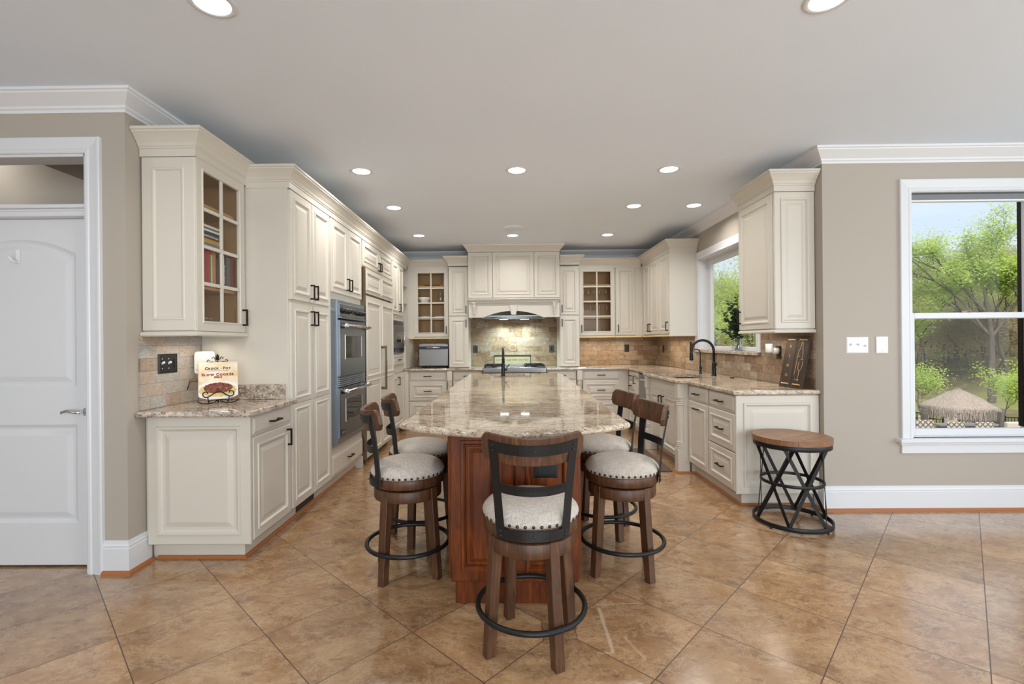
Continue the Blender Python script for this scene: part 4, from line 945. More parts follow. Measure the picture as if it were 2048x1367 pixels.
def counters():
    slab('countertop', [(XL+.003, 2.765), (-1.505, 2.765), (-1.505, 3.368), (XL+.003, 3.368)], ZC, M['granite2'], 'granite worktop under the cookbook on the left', 'countertop')
    m = MB(); m.box(XL+.02, -1.585, 3.348, 3.3685, .916, 1.02); solo(m, 'upstand', M['granite2'], 'low granite upstand behind the cookbook, against the tall pantry', 'backsplash', (-1.89, 3.36, .916), bevel=.002)
    P = [(-1.517, 7.655), (-1.517, 7.029), (-1.544, 7.029), (-1.544, 7.015), (-.386, 7.015), (-.386, 7.52), (.552, 7.52), (.552, 7.015), (1.66, 7.015), (1.70, 6.985), (1.725, 6.94), (1.725, 5.93), (1.635, 5.86), (1.635, 4.72), (1.725, 4.62), (1.725, 3.69), (2.39, 3.69), (2.39, 7.655)]
    slab('countertop', P, ZC, M['granite'], 'L-shaped granite worktop along the back wall and under the sink window', 'countertop', holes=[[(1.72, 4.90), (2.10, 4.90), (2.10, 5.50), (1.72, 5.50)]])
    s = thing('kitchen_sink', 'black undermount sink in the worktop below the window', 'sink', (1.91, 5.2, .66))
    m = MB(); x0, x1, y0, y1, z0, z1 = 1.71, 2.11, 4.89, 5.51, .67, .8785
    m.box(x0, x1, y0, y1, z0, z0+.01)
    for a in ((x0, x0+.01, y0, y1), (x1-.01, x1, y0, y1), (x0, x1, y0, y0+.01), (x0, x1, y1-.01, y1)): m.box(*a, z0, z1)
    m.build('basin', M['blackplastic'], s); m = MB(); m.lathe([(1e-5, .684), (.04, .684), (.045, .681)], 20, Fr((1.91, 5.2, 0))); m.build('drain', M['steel'], s)
    # stone splash
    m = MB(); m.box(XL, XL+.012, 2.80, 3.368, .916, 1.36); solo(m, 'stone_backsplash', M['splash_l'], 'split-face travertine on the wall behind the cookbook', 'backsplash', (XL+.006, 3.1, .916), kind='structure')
    m = MB(); m.box(XR-.012, XR, 3.755, 4.63, .916, 1.375); m.box(XR-.012, XR, 6.13, 7.645, .916, 1.375); m.box(XR-.012, XR, 4.63, 6.13, .916, 1.15)
    solo(m, 'stone_backsplash', M['splash_x'], 'split-face travertine on the right wall around the sink window', 'backsplash', (XR-.006, 5.7, .916), kind='structure')
    m = MB(); m.box(-1.515, -.606, YB-.012, YB, .916, 1.375); m.box(-.606, .771, YB-.012, YB, .916, 1.70); m.box(1.069, XR-.013, YB-.012, YB, .916, 1.375)
    solo(m, 'stone_backsplash', M['splash_y'], 'split-face travertine on the back wall behind the cooktop', 'backsplash', (.08, YB-.006, .916), kind='structure')
    m = MB(); m.tube([(.063+.052*math.cos(t*PI/16), YB-.014, 1.205+.052*math.sin(t*PI/16)) for t in range(32)], .0045, 8, True)
    solo(m, 'tile_medallion', plain('pale_stone', srgb(186, 168, 142), .7), 'small pale stone ring set in the backsplash above the cooktop', 'ornament', (.063, YB-.014, 1.205))
counters()

# ------------------------------------------------------------------ island
TH = -.016
IU = Vector((math.cos(TH), math.sin(TH), 0)); IV = Vector((-math.sin(TH), math.cos(TH), 0)); IO = Vector((.022, 2.325, 0))
IF = Fr(IO, IU, IV, (0, 0, 1))
def island():
    t = thing('kitchen_island', 'cherry wood kitchen island with raised panels under the long granite top', 'kitchen island', IO, TH)
    y0 = .05
    m = MB(); m.box(-.318, .312, y0, 1.36, .112, .878, IF); m.box(-.505, .545, 1.36, 3.50, .112, .878, IF); m.build('island_body', M['cherry'], t, .002)
    m = MB(); m.box(-.30, .296, y0+.012, 1.36, 0, .112, IF); m.box(-.46, .49, 1.36, 3.45, 0, .112, IF); m.build('plinth', M['cherry'], t, .002)
    ff = Fr(IF(0, y0, 0), IU, (0, 0, 1), -IV)
    PP = [(0, -.004), (.004, 0), (.050, 0), (.0505, -.004), (.0535, -.004), (.054, .008), (.066, .008), (.074, -.002), (.078, -.012), (.084, -.012), (.085, -.008), (.094, -.008), (.114, .002), (.118, .002)]
    for a0, a1 in ((-.318, -.008), (.002, .312)): MB().panel(a0, a1, .125, .874, ff, 0, .02, PP).build('front_panel', M['cherry'], t)
    for sx, xo in ((-1, -.505), (1, .545)):
        fs = Fr(IF(xo, 0, 0), IV*-sx, (0, 0, 1), IU*sx)
        for i in range(4):
            a, b = 1.37+i*.53, 1.37+i*.53+.52
            p, q = ((-a, -b) if sx > 0 else (a, b)); p, q = min(p, q), max(p, q)
            if sx > 0: p, q = a, b
            g = Fr(IF(xo, 0, 0), IV, (0, 0, 1), IU*sx)
            MB().panel(a, b, .125, .874, g, 0, .02, PP).build('side_panel', M['cherry'], t)
    for sx, xo in ((-1, -.318), (1, .312)):
        g = Fr(IF(xo, 0, 0), IV, (0, 0, 1), IU*sx); MB().panel(y0+.01, 1.35, .125, .874, g, 0, .016, PP).build('side_panel', M['cherry'], t)
    o = thing('power_outlet', 'black outlet on the front panel of the wooden island', 'outlet', IF(.155, y0-.024, .675), TH)
    outlet(o, Fr(IF(.155, y0-.021, .675), (0, 0, 1), -IU, -IV))
    # granite top with a bowed front
    pts = [(-.56, 3.545), (-.56, 0)]
    for k in range(1, 24):
        q = k/24; pts.append((-.56+1.12*q, -.235*(1-(2*q-1)**2)))
    pts += [(.56, 0), (.56, 3.545)]
    W = [tuple(IF(a, b)[:2]) for a, b in pts]
    hole = [tuple(IF(a, b)[:2]) for a, b in ((-.375, 3.12), (.11, 3.12), (.11, 3.47), (-.375, 3.47))]
    o = slab('countertop', W, ZC, M['granite'], 'large polished granite island top with a bowed front edge', 'countertop', holes=[hole], edge=[(-.014, .036), (-.006, .0345), (0, .029), (.003, .022), (.002, .013), (-.004, .006), (-.016, 0)])
    s = thing('prep_sink', 'small dark prep sink at the far end of the island top', 'sink', IF(-.13, 3.295, .70), TH)
    m = MB(); a0, a1, b0, b1, z0, z1 = -.385, .12, 3.11, 3.48, .70, .8785
    m.box(a0, a1, b0, b1, z0, z0+.01, IF)
    for q in ((a0, a0+.01, b0, b1), (a1-.01, a1, b0, b1), (a0, a1, b0, b0+.01), (a0, a1, b1-.01, b1)): m.box(*q, z0, z1, IF)
    m.build('basin', M['steel'], s)
    f = thing('kitchen_faucet', 'black gooseneck faucet on the island near the prep sink', 'faucet', IF(-.138, 3.075, .915), TH)
    gooseneck(f, IF(-.138, 3.075, .915), (0, 1), .315, .10, -1)
def outlet(root, f, w=.074, h=.118):
    MB().panel(-w/2, w/2, -h/2, h/2, f, 0, .006, [(0, -.004), (.006, 0)]).build('cover_plate', M['blackplastic'], root)
    m = MB(); m.box(-.017, .017, -.035, .035, .006, .008, f); k = m.build('receptacle', M['grate'], root)
    m = MB()
    for s in (-.018, .018):
        for x in (-.006, .006): m.box(x-.001, x+.001, s-.005, s+.005, .008, .0084, f)
    m.build('slots', M['bronze'], k)
def gooseneck(root, base, d, height, reach, hs, drop=.12, r=.0125):
    B = Vector(base); D = Vector((d[0], d[1], 0)).normalized(); S = Vector((-D.y, D.x, 0))
    m = MB(); m.lathe([(.029, 0), (.029, .006), (.024, .012), (.021, .03), (.021, .14), (.018, .15)], 20, Fr(B)); m.build('body', M['faucet'], root)
    pth = [B+Vector((0, 0, .14)), B+Vector((0, 0, height-reach))]
    for k in range(1, 13):
        t = PI*k/12; pth.append(B+Vector((0, 0, height-reach))+D*(reach*(1-math.cos(t)))+Vector((0, 0, reach*math.sin(t))))
    e = pth[-1]; pth.append(e+Vector((0, 0, -.008)))
    MB().tube(pth, r, 14).build('spout', M['faucet'], root)
    m = MB(); q = pth[-1]; m.lathe([(.013, 0), (.017, -.01), (.019, -.075), (.021, -.09), (.019, -.095), (1e-5, -.095)], 16, Fr(q)); m.build('spray_head', M['faucet'], root)
    m = MB(); a = B+Vector((0, 0, .075)); m.tube([a+S*hs*.015, a+S*hs*.045], .014, 12); m.tube([a+S*hs*.04, a+S*hs*.046+Vector((0, 0, .03)), a+S*hs*.075+Vector((0, 0, .06))-D*.01], .006, 8); m.build('lever', M['faucet'], root)
island()

# ------------------------------------------------------------------ stools
def make_stool():
    t = thing('counter_stool', 'x', 'bar stool', (0, 0, 0), 0, 'swivel counter stools around the island')
    W = M['stoolwood']
    for k in range(4):
        a = PI/4+k*PI/2; c, s = math.cos(a), math.sin(a)
        m = MB(); pts = []
        for z, rc, hw in ((0, .206, .021), (.44, .172, .0225), (.503, .168, .0225)):
            for (i, j) in ((-1, -1), (1, -1), (1, 1), (-1, 1)):
                x, y = rc+i*hw, j*hw; pts.append((x*c-y*s, x*s+y*c, z))
        fs = [(3, 2, 1, 0), (8, 9, 10, 11)]+[(4*q+i, 4*q+(i+1) % 4, 4*q+4+(i+1) % 4, 4*q+4+i) for q in range(2) for i in range(4)]
        m.add(pts, fs); lg = m.build('leg', W, t, .002)
        b = MB(); x = .1985+.0; b.sphere(((.193+.0215)*c, (.193+.0215)*s, .172), .007, 8, 6); b.build('leg_bolt', M['blackmetal'], lg)
    m = MB(); m.tube([(.232*math.cos(i*PI/24), .232*math.sin(i*PI/24), .172) for i in range(48)], .0115, 12, True); m.build('foot_ring', M['blackmetal'], t)
    m = MB(); m.lathe([(.150, .438), (.188, .438), (.190, .442), (.190, .496), (.187, .500), (.150, .500), (.150, .438)], 48, cap=False); m.lathe([(1e-5, .47), (.150, .47)], 32, cap=False); m.build('base_apron', W, t)
    m = MB(); m.lathe([(1e-5, .500), (.12, .500), (.12, .512), (1e-5, .512)], 32, cap=False); m.build('swivel_plate', M['blackmetal'], t)
    sw = []
    m = MB(); m.lathe([(1e-5, .512), (.198, .512), (.203, .516), (.203, .562), (.200, .566), (1e-5, .566)], 56, cap=False); sw.append(m.build('seat_frame', W, t))
    m = MB(); m.lathe([(1e-5, .652), (.06, .651), (.11, .646), (.155, .635), (.186, .620), (.203, .602), (.209, .588), (.207, .576), (.203, .566), (1e-5, .566)], 56, cap=False); sw.append(m.build('cushion', M['fabric'], t))
    m = MB()
    for k in range(40):
        a = 2*PI*k/40; r = .2065; c, s = math.cos(a), math.sin(a)
        m.lathe([(.0072, 0), (.0066, .003), (.004, .0055), (1e-5, .006)], 10, Fr((r*c, r*s, .5765), (-s, c, 0), (0, 0, 1), (c, s, 0)), cap=False)
    sw.append(m.build('nailhead_trim', M['gunmetal'], t))
    # back: y = -(depth(z)) + curve*s^2
    def depth(z): return .209+.10*max(0, z-.57)+.08*max(0, z-.72)
    def pt(s, z, o=0): return (s, -(depth(z)+o)+s*s*(2.35-max(0, min(1, (z-.57)/.3))*.45), z+(.5*s*s if z > .6 else 0))
    def strip(m, cols, th, o=0):
        """cols: list of columns, each list of (s,z); skin front and back"""
        n = len(cols); k = len(cols[0]); P = [pt(s, z, o) for c in cols for s, z in c]+[pt(s, z, o+th) for c in cols for s, z in c]
        N = n*k; fs = []
        for i in range(n-1):
            for j in range(k-1):
                a, b, c, d = i*k+j, (i+1)*k+j, (i+1)*k+j+1, i*k+j+1; fs += [(a, b, c, d), (N+d, N+c, N+b, N+a)]
        for i in range(n-1):
            for j in (0, k-1): fs.append((i*k+j, (i+1)*k+j, N+(i+1)*k+j, N+i*k+j))
        for j in range(k-1):
            for i in (0, n-1): fs.append((i*k+j, i*k+j+1, N+i*k+j+1, N+i*k+j))
        m.add(P, fs)
    m = MB(); sp = lambda z: .128+.085*(z-.52)
    zs = [.522, .56, .60, .65, .70, .75, .80, .85, .908]
    for sg in (-1, 1): strip(m, [[(sg*(sp(z)-.017), z) for z in zs], [(sg*(sp(z)+.017), z) for z in zs]], .006, .0)
    def hbar(z0, z1): 
        c = []
        for i in range(17):
            q = -1+2*i/16; c.append([(q*(sp(z0)-.01), z0), (q*(sp((z0+z1)/2)-.01), (z0+z1)/2), (q*(sp(z1)-.01), z1)])
        strip(m, c, .0055, .0003)
    hbar(.522, .562); hbar(.703, .742); hbar(.866, .908)
    bf = m.build('back_frame', M['blackmetal'], t); sw.append(bf)
    m = MB()
    for s, z in [(sg*sp(z), z) for sg in (-1, 1) for z in (.535, .553, .872, .893)]+[(0, .542), (0, .887)]:
        x, y, zz = pt(s, z, .006); m = MB(); m.lathe([(.0055, 0), (.005, .003), (1e-5, .004)], 10, Fr((x, y, zz), (1, 0, 0), (0, 0, 1), (0, -1, 0)), cap=False); m.build('bolt', M['gunmetal'], bf)
    m = MB(); c = []; hw = .205; z0, z1 = .824, .937; rr = .032
    for i in range(29):
        q = -hw+2*hw*i/28; e = max(0, abs(q)-(hw-rr)); d = rr-math.sqrt(max(0, rr*rr-e*e)); a, bb = z0+d, z1-d
        c.append([(q, a+(bb-a)*k/5) for k in range(6)])
    strip(m, c, -.024, -.0005); sw.append(m.build('back_rail', W, t, .004, seg=2))
    return t
STOOL_TOP = {'seat_frame', 'cushion', 'nailhead_trim', 'back_frame', 'back_rail'}
def stools():
    S = [(.088, 2.085, -17, 1, 'nearest counter stool, its black metal back toward the viewer, in front of the island'),
         (-.587, 2.747, 15, -73, 'left counter stool nearer the viewer, at the corner of the island'),
         (-.600, 3.235, 36, -75, 'left counter stool farther away, partly behind another stool beside the oven side'),
         (.645, 2.767, -13, 97, 'right counter stool nearer the viewer, brown back rail toward the sink side'),
         (.630, 3.31, -21, 96, 'right counter stool farther away, half hidden by the island corner')]
    proto = make_stool(); base = []
    trees = [proto]+[copy_tree(proto) for _ in S[1:]]
    for o, (x, y, b, s, lab) in zip(trees, S):
        o.location = (x, y, 0); o.rotation_euler = (0, 0, math.radians(b)); o['label'] = lab
        for c in o.children:
            if c.name.split('.')[0] in STOOL_TOP: c.rotation_euler = (0, 0, math.radians(s-b))
stools()

def side_table():
    c = (2.015, 3.435); t = thing('side_table', 'round wooden-topped side table with crossed black metal straps, by the right wall', 'side table', (c[0], c[1], 0))
    R = .25; B = M['blackmetal']; a = math.radians(32); u = Vector((math.cos(a), math.sin(a), 0)); v = Vector((-math.sin(a), math.cos(a), 0))
    F = Fr((c[0], c[1], 0), u, v, (0, 0, 1))
    m = MB(); n = 5; w = 2*R/n
    for i in range(n):
        b0, b1 = -R+i*w+.0012, -R+(i+1)*w-.0012; P = []
        for k in range(11): b = b0+(b1-b0)*k/10; P.append((math.sqrt(max(0, R*R-b*b)), b))
        for k in range(11): b = b1-(b1-b0)*k/10; P.append((-math.sqrt(max(0, R*R-b*b)), b))
        m.prism(P, .586, .622, F)
    m.lathe([(1e-5, .588), (R-.004, .588), (R-.004, .616), (1e-5, .616)], 48, F, cap=False)
    m.build('tabletop', M['tablewood'], t)
    def ring(name, r, z0, z1, th=.012):
        m = MB(); m.lathe([(r-th, z0), (r, z0), (r, z1), (r-th, z1), (r-th, z0)], 64, F, cap=False); return m.build(name, B, t, .001)
    ring('top_ring', R-.004, .552, .586); ring('middle_ring', .203, .292, .312, .012); r0 = ring('base_ring', R+.003, .012, .042)
    ph = math.radians(-4)
    for k in range(6):
        for s in (-1, 1):
            q = ph+k*PI/3; e = q+s*PI/3*1.12
            p0 = Vector((c[0]+(R-.012)*math.cos(q), c[1]+(R-.012)*math.sin(q), .03)); p1 = Vector((c[0]+(R-.02)*math.cos(e), c[1]+(R-.02)*math.sin(e), .565))
            mid = (p0+p1)/2; nrm = Vector((mid.x-c[0], mid.y-c[1], 0)).normalized()
            m = MB(); d = (p1-p0).normalized(); sd = d.cross(nrm).normalized()
            pts = [p+sd*i*.0115+nrm*j*.002 for p in (p0, p1) for i, j in ((-1, -1), (1, -1), (1, 1), (-1, 1))]
            m.add(pts, [(3, 2, 1, 0), (4, 5, 6, 7), (0, 1, 5, 4), (1, 2, 6, 5), (2, 3, 7, 6), (3, 0, 4, 7)]); m.build('strap', B, t)
    m = MB()
    for k in range(4): q = .5+k*PI/2; m.lathe([(.008, 0), (.008, .013)], 10, Fr((c[0]+.243*math.cos(q), c[1]+.243*math.sin(q), 0)))
    m.build('rubber_feet', M['blackplastic'], r0)
side_table()

# ------------------------------------------------------------------ things on the counters
def cookbook_and_easel():
    P = Vector((-1.918, 3.13, .9155)); yaw = math.radians(34)
    U = Vector((math.cos(yaw), math.sin(yaw), 0)); Nf = Vector((math.sin(yaw), -math.cos(yaw), 0)); lean = math.radians(14)
    V = Vector((0, 0, math.cos(lean)))-Nf*math.sin(lean); N = Nf*math.cos(lean)+Vector((0, 0, math.sin(lean)))
    e = thing('book_easel', 'scrolled black iron easel with a fleur-de-lis top on the left counter', 'easel', P)
    B = P+Vector((0, 0, .028)); F = Fr(B, U, V, N)
    I = M['bronze']
    m = MB(); sc = lambda cx, cy, r, a0, a1, n=10, k=.6: [F(cx+(r*(1-k*i/n))*math.cos(a0+(a1-a0)*i/n), cy+(r*(1-k*i/n))*math.sin(a0+(a1-a0)*i/n), .034) for i in range(n+1)]
    cur = []
    for i in range(21):
        q = -1+2*i/20; cur.append(F(q*.078, .012+.034*math.cos(q*PI/2*1.1)**2, .034))
    m.tube(cur, .0035, 8)
    for s in (-1, 1):
        pth = [F(s*.078, .013, .034)]+[F(s*(.070+.022*math.cos(-PI*.5+i*.42)*(1-.05*i)), .034+.022*math.sin(-PI*.5+i*.42)*(1-.05*i), .034) for i in range(12)]
        m.tube(pth, .0033, 8)
        m.tube([F(s*.06, .012, .034), F(s*.058, -.012, .030), F(s*.055, -.018, .0), F(s*.05, -.01, -.008)], .0033, 8)
        pth = [F(s*(.062+.052*math.cos(PI+ i*PI/10)), -.006+.030*math.sin(PI+i*PI/10)*.75, .012+.012*math.sin(i*PI/10)) for i in range(11)]
        m.tube([p if p.z > P.z+.004 else Vector((p.x, p.y, P.z+.004)) for p in pth], .0033, 8)
    m.build('front_scroll', I, e)
    m = MB(); m.tube([F(0, -.02, -.010), F(0, .12, -.012), F(0, .262, -.012)], .004, 8)
    m.tube([F(-.055, .0, -.008), F(.055, .0, -.008)], .0035, 8)
    bk = F(0, .18, -.014); m.tube([bk, Vector((bk.x, bk.y, 0))-Nf*.075+Vector((0, 0, P.z+.004))], .0035, 8)
    for s in (-1, 1):
        m.tube([F(0, .245, -.012), F(s*.03, .256, -.012), F(s*.055, .252, -.012), F(s*.060, .262, -.012), F(s*.052, .270, -.012), F(s*.044, .264, -.012)], .003, 8)
        m.tube([F(0, .268, -.012), F(s*.014, .276, -.012), F(s*.024, .29, -.012), F(s*.032, .284, -.012), F(s*.030, .276, -.012)], .0028, 8)
    m.build('back_frame', I, e)
    m = MB(); m.lathe([(1e-5, .268), (.008, .274), (.011, .288), (.007, .302), (1e-5, .312)], 12, Fr(F(0, 0, -.012), U, N, V)); m.build('finial', I, e)
    # the book
    w, h, th = .226, .246, .024; b0 = F(-.113, .0, 0)
    bt = thing('cookbook', 'upright slow cooker cookbook with a stew on its cover, propped on an iron easel', 'book', B)
    G2 = Fr(b0, U, V, N)
    m = MB(); m.box(0, w, 0, h, th-.003, th, G2); m.box(0, w, 0, h, 0, .003, G2); m.box(0, .004, 0, h, 0, th, G2); cov = m.build('cover', M_cover(G2, w, h), bt)
    m = MB(); m.box(.004, w-.004, .004, h-.004, .003, th-.003, G2); m.build('pages', plain('page_edges', srgb(236, 230, 216), .8), bt)
    ink = plain('brown_cover_ink', srgb(74, 42, 22), .5); red = plain('maroon_cover_ink', srgb(120, 26, 30), .5)
    c = th+.0003
    def caps(words, y, big, small, mat, nm, gap=.12, bold=.001):
        items = []; x = 0
        for wi, wd in enumerate(words):
            if wi: x += small*.42
            for ci, ch in enumerate(wd):
                sz = big if ci == 0 else small; vs, fs = glyph(ch, sz, bold); x0 = min(v.x for v in vs); x1 = max(v.x for v in vs)
                items.append((x-x0, (0 if ch != '·' else 0), vs, fs)); x += x1-x0+small*gap
        tot = x-small*gap; mb = MB()
        for ox, oy, vs, fs in items: mb.add([G2(w/2-tot/2+ox+v.x, y+v.y, c+v.z) for v in vs], fs)
        mb.build(nm, mat, cov)
    caps(['CROCK', '·', 'POT'], .196, .0235, .0185, ink, 'title_lettering', .10)
    text('THE ORIGINAL SLOW COOKER', .0075, Fr(G2(w/2, .187, c), U, V, N), ink, 'subtitle_lettering', cov, .0003, sx=1.15)
    caps(['SLOW', 'COOKER'], .154, .0240, .0195, red, 'title_lettering', .12, .0013)
    text('BIBLE', .0160, Fr(G2(w/2, .143, c), U, V, N), red, 'title_lettering', cov, .0003, .0008, sx=1.2)
def M_cover(F, w, h):
    """printed cover: cream paper above, a heaped stew on a white plate below"""
    m = plain('printed_cookbook_cover', srgb(236, 224, 204), .3); g = G(m)
    p = g.pos(); d = g.n('ShaderNodeVectorMath', operation='SUBTRACT'); g.l(p, d.inputs[0]); d.inputs[1].default_value = F.O
    def dot(v):
        x = g.n('ShaderNodeVectorMath', operation='DOT_PRODUCT'); g.l(d.outputs[0], x.inputs[0]); x.inputs[1].default_value = v; return x.outputs['Value']
    a, b = dot(F.u), dot(F.v)
    def ell(cx, cy, rx, ry):
        x = g.math('DIVIDE', g.math('SUBTRACT', a, cx), rx); y = g.math('DIVIDE', g.math('SUBTRACT', b, cy), ry)
        return g.math('SQRT', g.math('ADD', g.math('MULTIPLY', x, x), g.math('MULTIPLY', y, y)))
    n = g.noise(p, 62, 4, .6, .6); n2 = g.noise(p, 110, 3, .6); nb = g.noise(p, 14, 2)
    bgc = g.mix(g.ramp(nb, [(.3, (0,)*3), (.7, (1,)*3)]), srgb(238, 228, 210), srgb(224, 196, 150))
    lower = g.math('LESS_THAN', b, .024); bgc = g.mix(lower, bgc, srgb(128, 84, 66))
    pl = g.math('LESS_THAN', ell(w/2, .055, .135, .062), 1.0)
    c = g.mix(pl, bgc, srgb(232, 228, 222))
    e2 = g.math('ADD', ell(w/2, .058, .105, .044), g.math('MULTIPLY', g.math('SUBTRACT', n, .5), .4))
    c = g.mix(g.math('LESS_THAN', e2, 1.0), c, g.ramp(n2, [(.35, srgb(196, 160, 84)), (.6, srgb(228, 204, 130))]))
    e3 = g.math('ADD', ell(w/2, .072, .082, .036), g.math('MULTIPLY', g.math('SUBTRACT', n2, .5), .5))
    stew = g.ramp(n, [(.36, srgb(52, 26, 18)), (.45, srgb(104, 48, 30)), (.52, srgb(150, 58, 38)), (.57, srgb(92, 66, 34)), (.63, srgb(128, 118, 56)), (.72, srgb(206, 150, 100))])
    c = g.mix(g.math('LESS_THAN', e3, 1.0), c, stew); g.color(c); return m
cookbook_and_easel()

def toggle_plate(name, label, f, n, w, h, mat, tog, dimmer=False, grp=None):
    o = thing(name, label, 'light switch', f(0, 0, 0), 0, grp)
    MB().panel(-w/2, w/2, -h/2, h/2, f, 0, .007, [(0, -.005), (.007, 0)]).build('cover_plate', mat, o)
    for i in range(n):
        a = -w/2+w*(i+.5)/n
        if dimmer and i == n-1:
            m = MB(); m.box(a-.017, a+.017, -.034, .034, .007, .0085, f); m.box(a-.009, a+.009, -.028, .028, .0085, .012, f); m.build('dimmer', mat, o, .001); continue
        m = MB(); m.bar(f(a, 0, .005), f(a, -.010 if i == n-1 else .010, .022), .010, .012, f.v); m.build('toggle', tog, o, .001)
        s = MB(); s.lathe([(.0035, .007), (.003, .0082), (1e-5, .0082)], 8, FXT(f, a, .03, 0)); s.lathe([(.0035, .007), (.003, .0082), (1e-5, .0082)], 8, FXT(f, a, -.03, 0)); s.build('screws', tog, o)
def wall_devices():
    toggle_plate('switch_plate', 'black switch plate with two white toggles on the left stone backsplash', FXT(FX(XL+.0125), 3.025, 1.187, 0), 3, .172, .122, M['blackplastic'], M['whiteplastic'], True)
    toggle_plate('switch_plate', 'white triple toggle switch plate on the beige wall, nearer the side table', FXT(FY(YRW-.0005), 2.65, 1.258, 0), 3, .165, .122, M['whiteplastic'], M['whiteplastic'])
    f = FXT(FY(YRW-.0005), 2.834, 1.258, 0); o = thing('blank_plate', 'white blank wall plate beside the triple switch, near the right window', 'wall plate', f(0, 0, 0))
    MB().panel(-.046, .046, -.064, .064, f, 0, .010, [(0, -.005), (.007, 0)]).build('cover_plate', M['whiteplastic'], o, .002)
    s = MB(); s.lathe([(.003, .010), (.003, .0112), (1e-5, .0112)], 8, FXT(f, 0, .048, 0)); s.lathe([(.003, .010), (.003, .0112), (1e-5, .0112)], 8, FXT(f, 0, -.048, 0)); s.build('screws', M['chrome'], o)
    for lab, f in (('black outlet on the backsplash left of the cooktop', FXT(FY(YB-.0125), -.535, 1.188, 0)), ('black outlet on the backsplash right of the cooktop', FXT(FY(YB-.0125), .684, 1.184, 0)),
                   ('black outlet on the back wall below the narrow wall cabinet', FXT(FY(YB-.0125), 1.885, 1.182, 0)), ('black outlet on the right wall in the corner under the three-door cabinet', FXT(FN(XR-.0125), -7.38, 1.172, 0)),
                   ('black outlet beside the tall sink faucet, left of the window', FXT(FN(XR-.0125), -6.27, 1.225, 0)), ('black outlet with a white plug-in device, beside the wine sign', FXT(FN(XR-.0125), -4.235, 1.19, 0)),
                   ('black outlet behind the toaster oven with a white plug', FXT(FY(YB-.0125), -1.42, 1.165, 0))):
        o = thing('power_outlet', lab, 'outlet', f(0, 0, 0), 0, 'black outlets on the stone backsplash'); outlet(o, f)
    d = thing('plug_in_freshener', 'white plug-in air freshener on the outlet beside the wine sign', 'air freshener', (2.34, 4.235, 1.19))
    m = MB(); m.tube([(2.372, 4.235, 1.205), (2.33, 4.235, 1.205)], [.030, .026], 16); m.build('plug_body', M['offwhite'], d)
    m = MB(); m.lathe([(1e-5, 1.185), (.03, 1.19), (.033, 1.20), (.030, 1.262), (.026, 1.268), (1e-5, 1.268)], 20, Fr((2.305, 4.25, 0))); m.build('cap', M['offwhite'], d)
    d = thing('wifi_router', 'white rounded wall box plugged in behind the cookbook', 'router', (-2.10, 3.29, 1.17))
    a = math.radians(28); f = Fr((-2.105, 3.285, 1.18), (math.cos(a), math.sin(a), 0), (0, 0, 1), (math.sin(a), -math.cos(a), 0))
    def rr(w, h, r): return [(sx*(w-r)+r*math.cos(t), sy*(h-r)+r*math.sin(t)) for sx, sy, t0 in ((1, 1, 0), (-1, 1, PI/2), (-1, -1, PI), (1, -1, 1.5*PI)) for t in [t0+i*PI/12 for i in range(7)]]
    m = MB(); m.prism(rr(.062, .078, .022), -.02, .018, f); m.build('housing', M['offwhite'], d, .005, seg=2)
    m = MB(); m.box(-.05, -.03, -.05, -.046, .018, .019, f); m.build('indicator', M['blackplastic'], d)
    m = MB(); m.tube([f(-.03, -.076, 0), f(-.035, -.10, .0), f(-.05, -.13, .01), Vector((-2.165, 3.22, 1.06)), Vector((-2.172, 3.2, 1.0))], .003, 6); m.build('power_cord', M['blackplastic'], d)
wall_devices()
def toaster():
    x0, x1, y0, y1, z0, z1 = -1.375, -.925, 7.27, 7.58, .937, 1.275
    t = thing('toaster_oven', 'stainless toaster oven under the left glass cabinet', 'toaster oven', ((x0+x1)/2, (y0+y1)/2, .916)); f = FY(y0)
    MB().box(x0, x1, y0, y1, z0, z1).build('oven_body', M['steel'], t, .012, seg=3)
    m = MB()
    for x in (x0+.05, x1-.05):
        for y in (y0+.04, y1-.04): m.lathe([(.014, .916), (.012, z0)], 10, Fr((x, y, 0)))
    m.build('feet', M['blackplastic'], t)
    m = MB(); m.box(x0+.005, x1-.005, z1-.075, z1-.035, 0, .012, f); m.build('control_strip', M['blackplastic'], t, .002)
    d = MB(); d.box(x0+.01, x1-.01, z0+.012, z1-.08, 0, .014, f); d = d.build('oven_door', M['steel'], t, .003)
    h = MB(); h.tube([f(x0+.12, z1-.055, .03), f(x1-.12, z1-.055, .03)], .011, 10); h.box(x0+.13, x0+.15, z1-.06, z1-.05, .01, .03, f); h.box(x1-.15, x1-.13, z1-.06, z1-.05, .01, .03, f); h.build('door_handle', M['chrome'], d)
    m = MB(); m.tube([(x0-.005, 7.5, 1.19), (x0-.03, 7.52, 1.16), (x0-.05, 7.5, 1.06), (x0-.06, 7.45, .97), (x0-.03, 7.40, .925), (x0-.01, 7.42, .922)], .004, 6)
    m.box(x0-.05, x0-.012, 7.60, 7.63, 1.15, 1.185); m.build('power_cord', M['blackplastic'], t)
toaster()
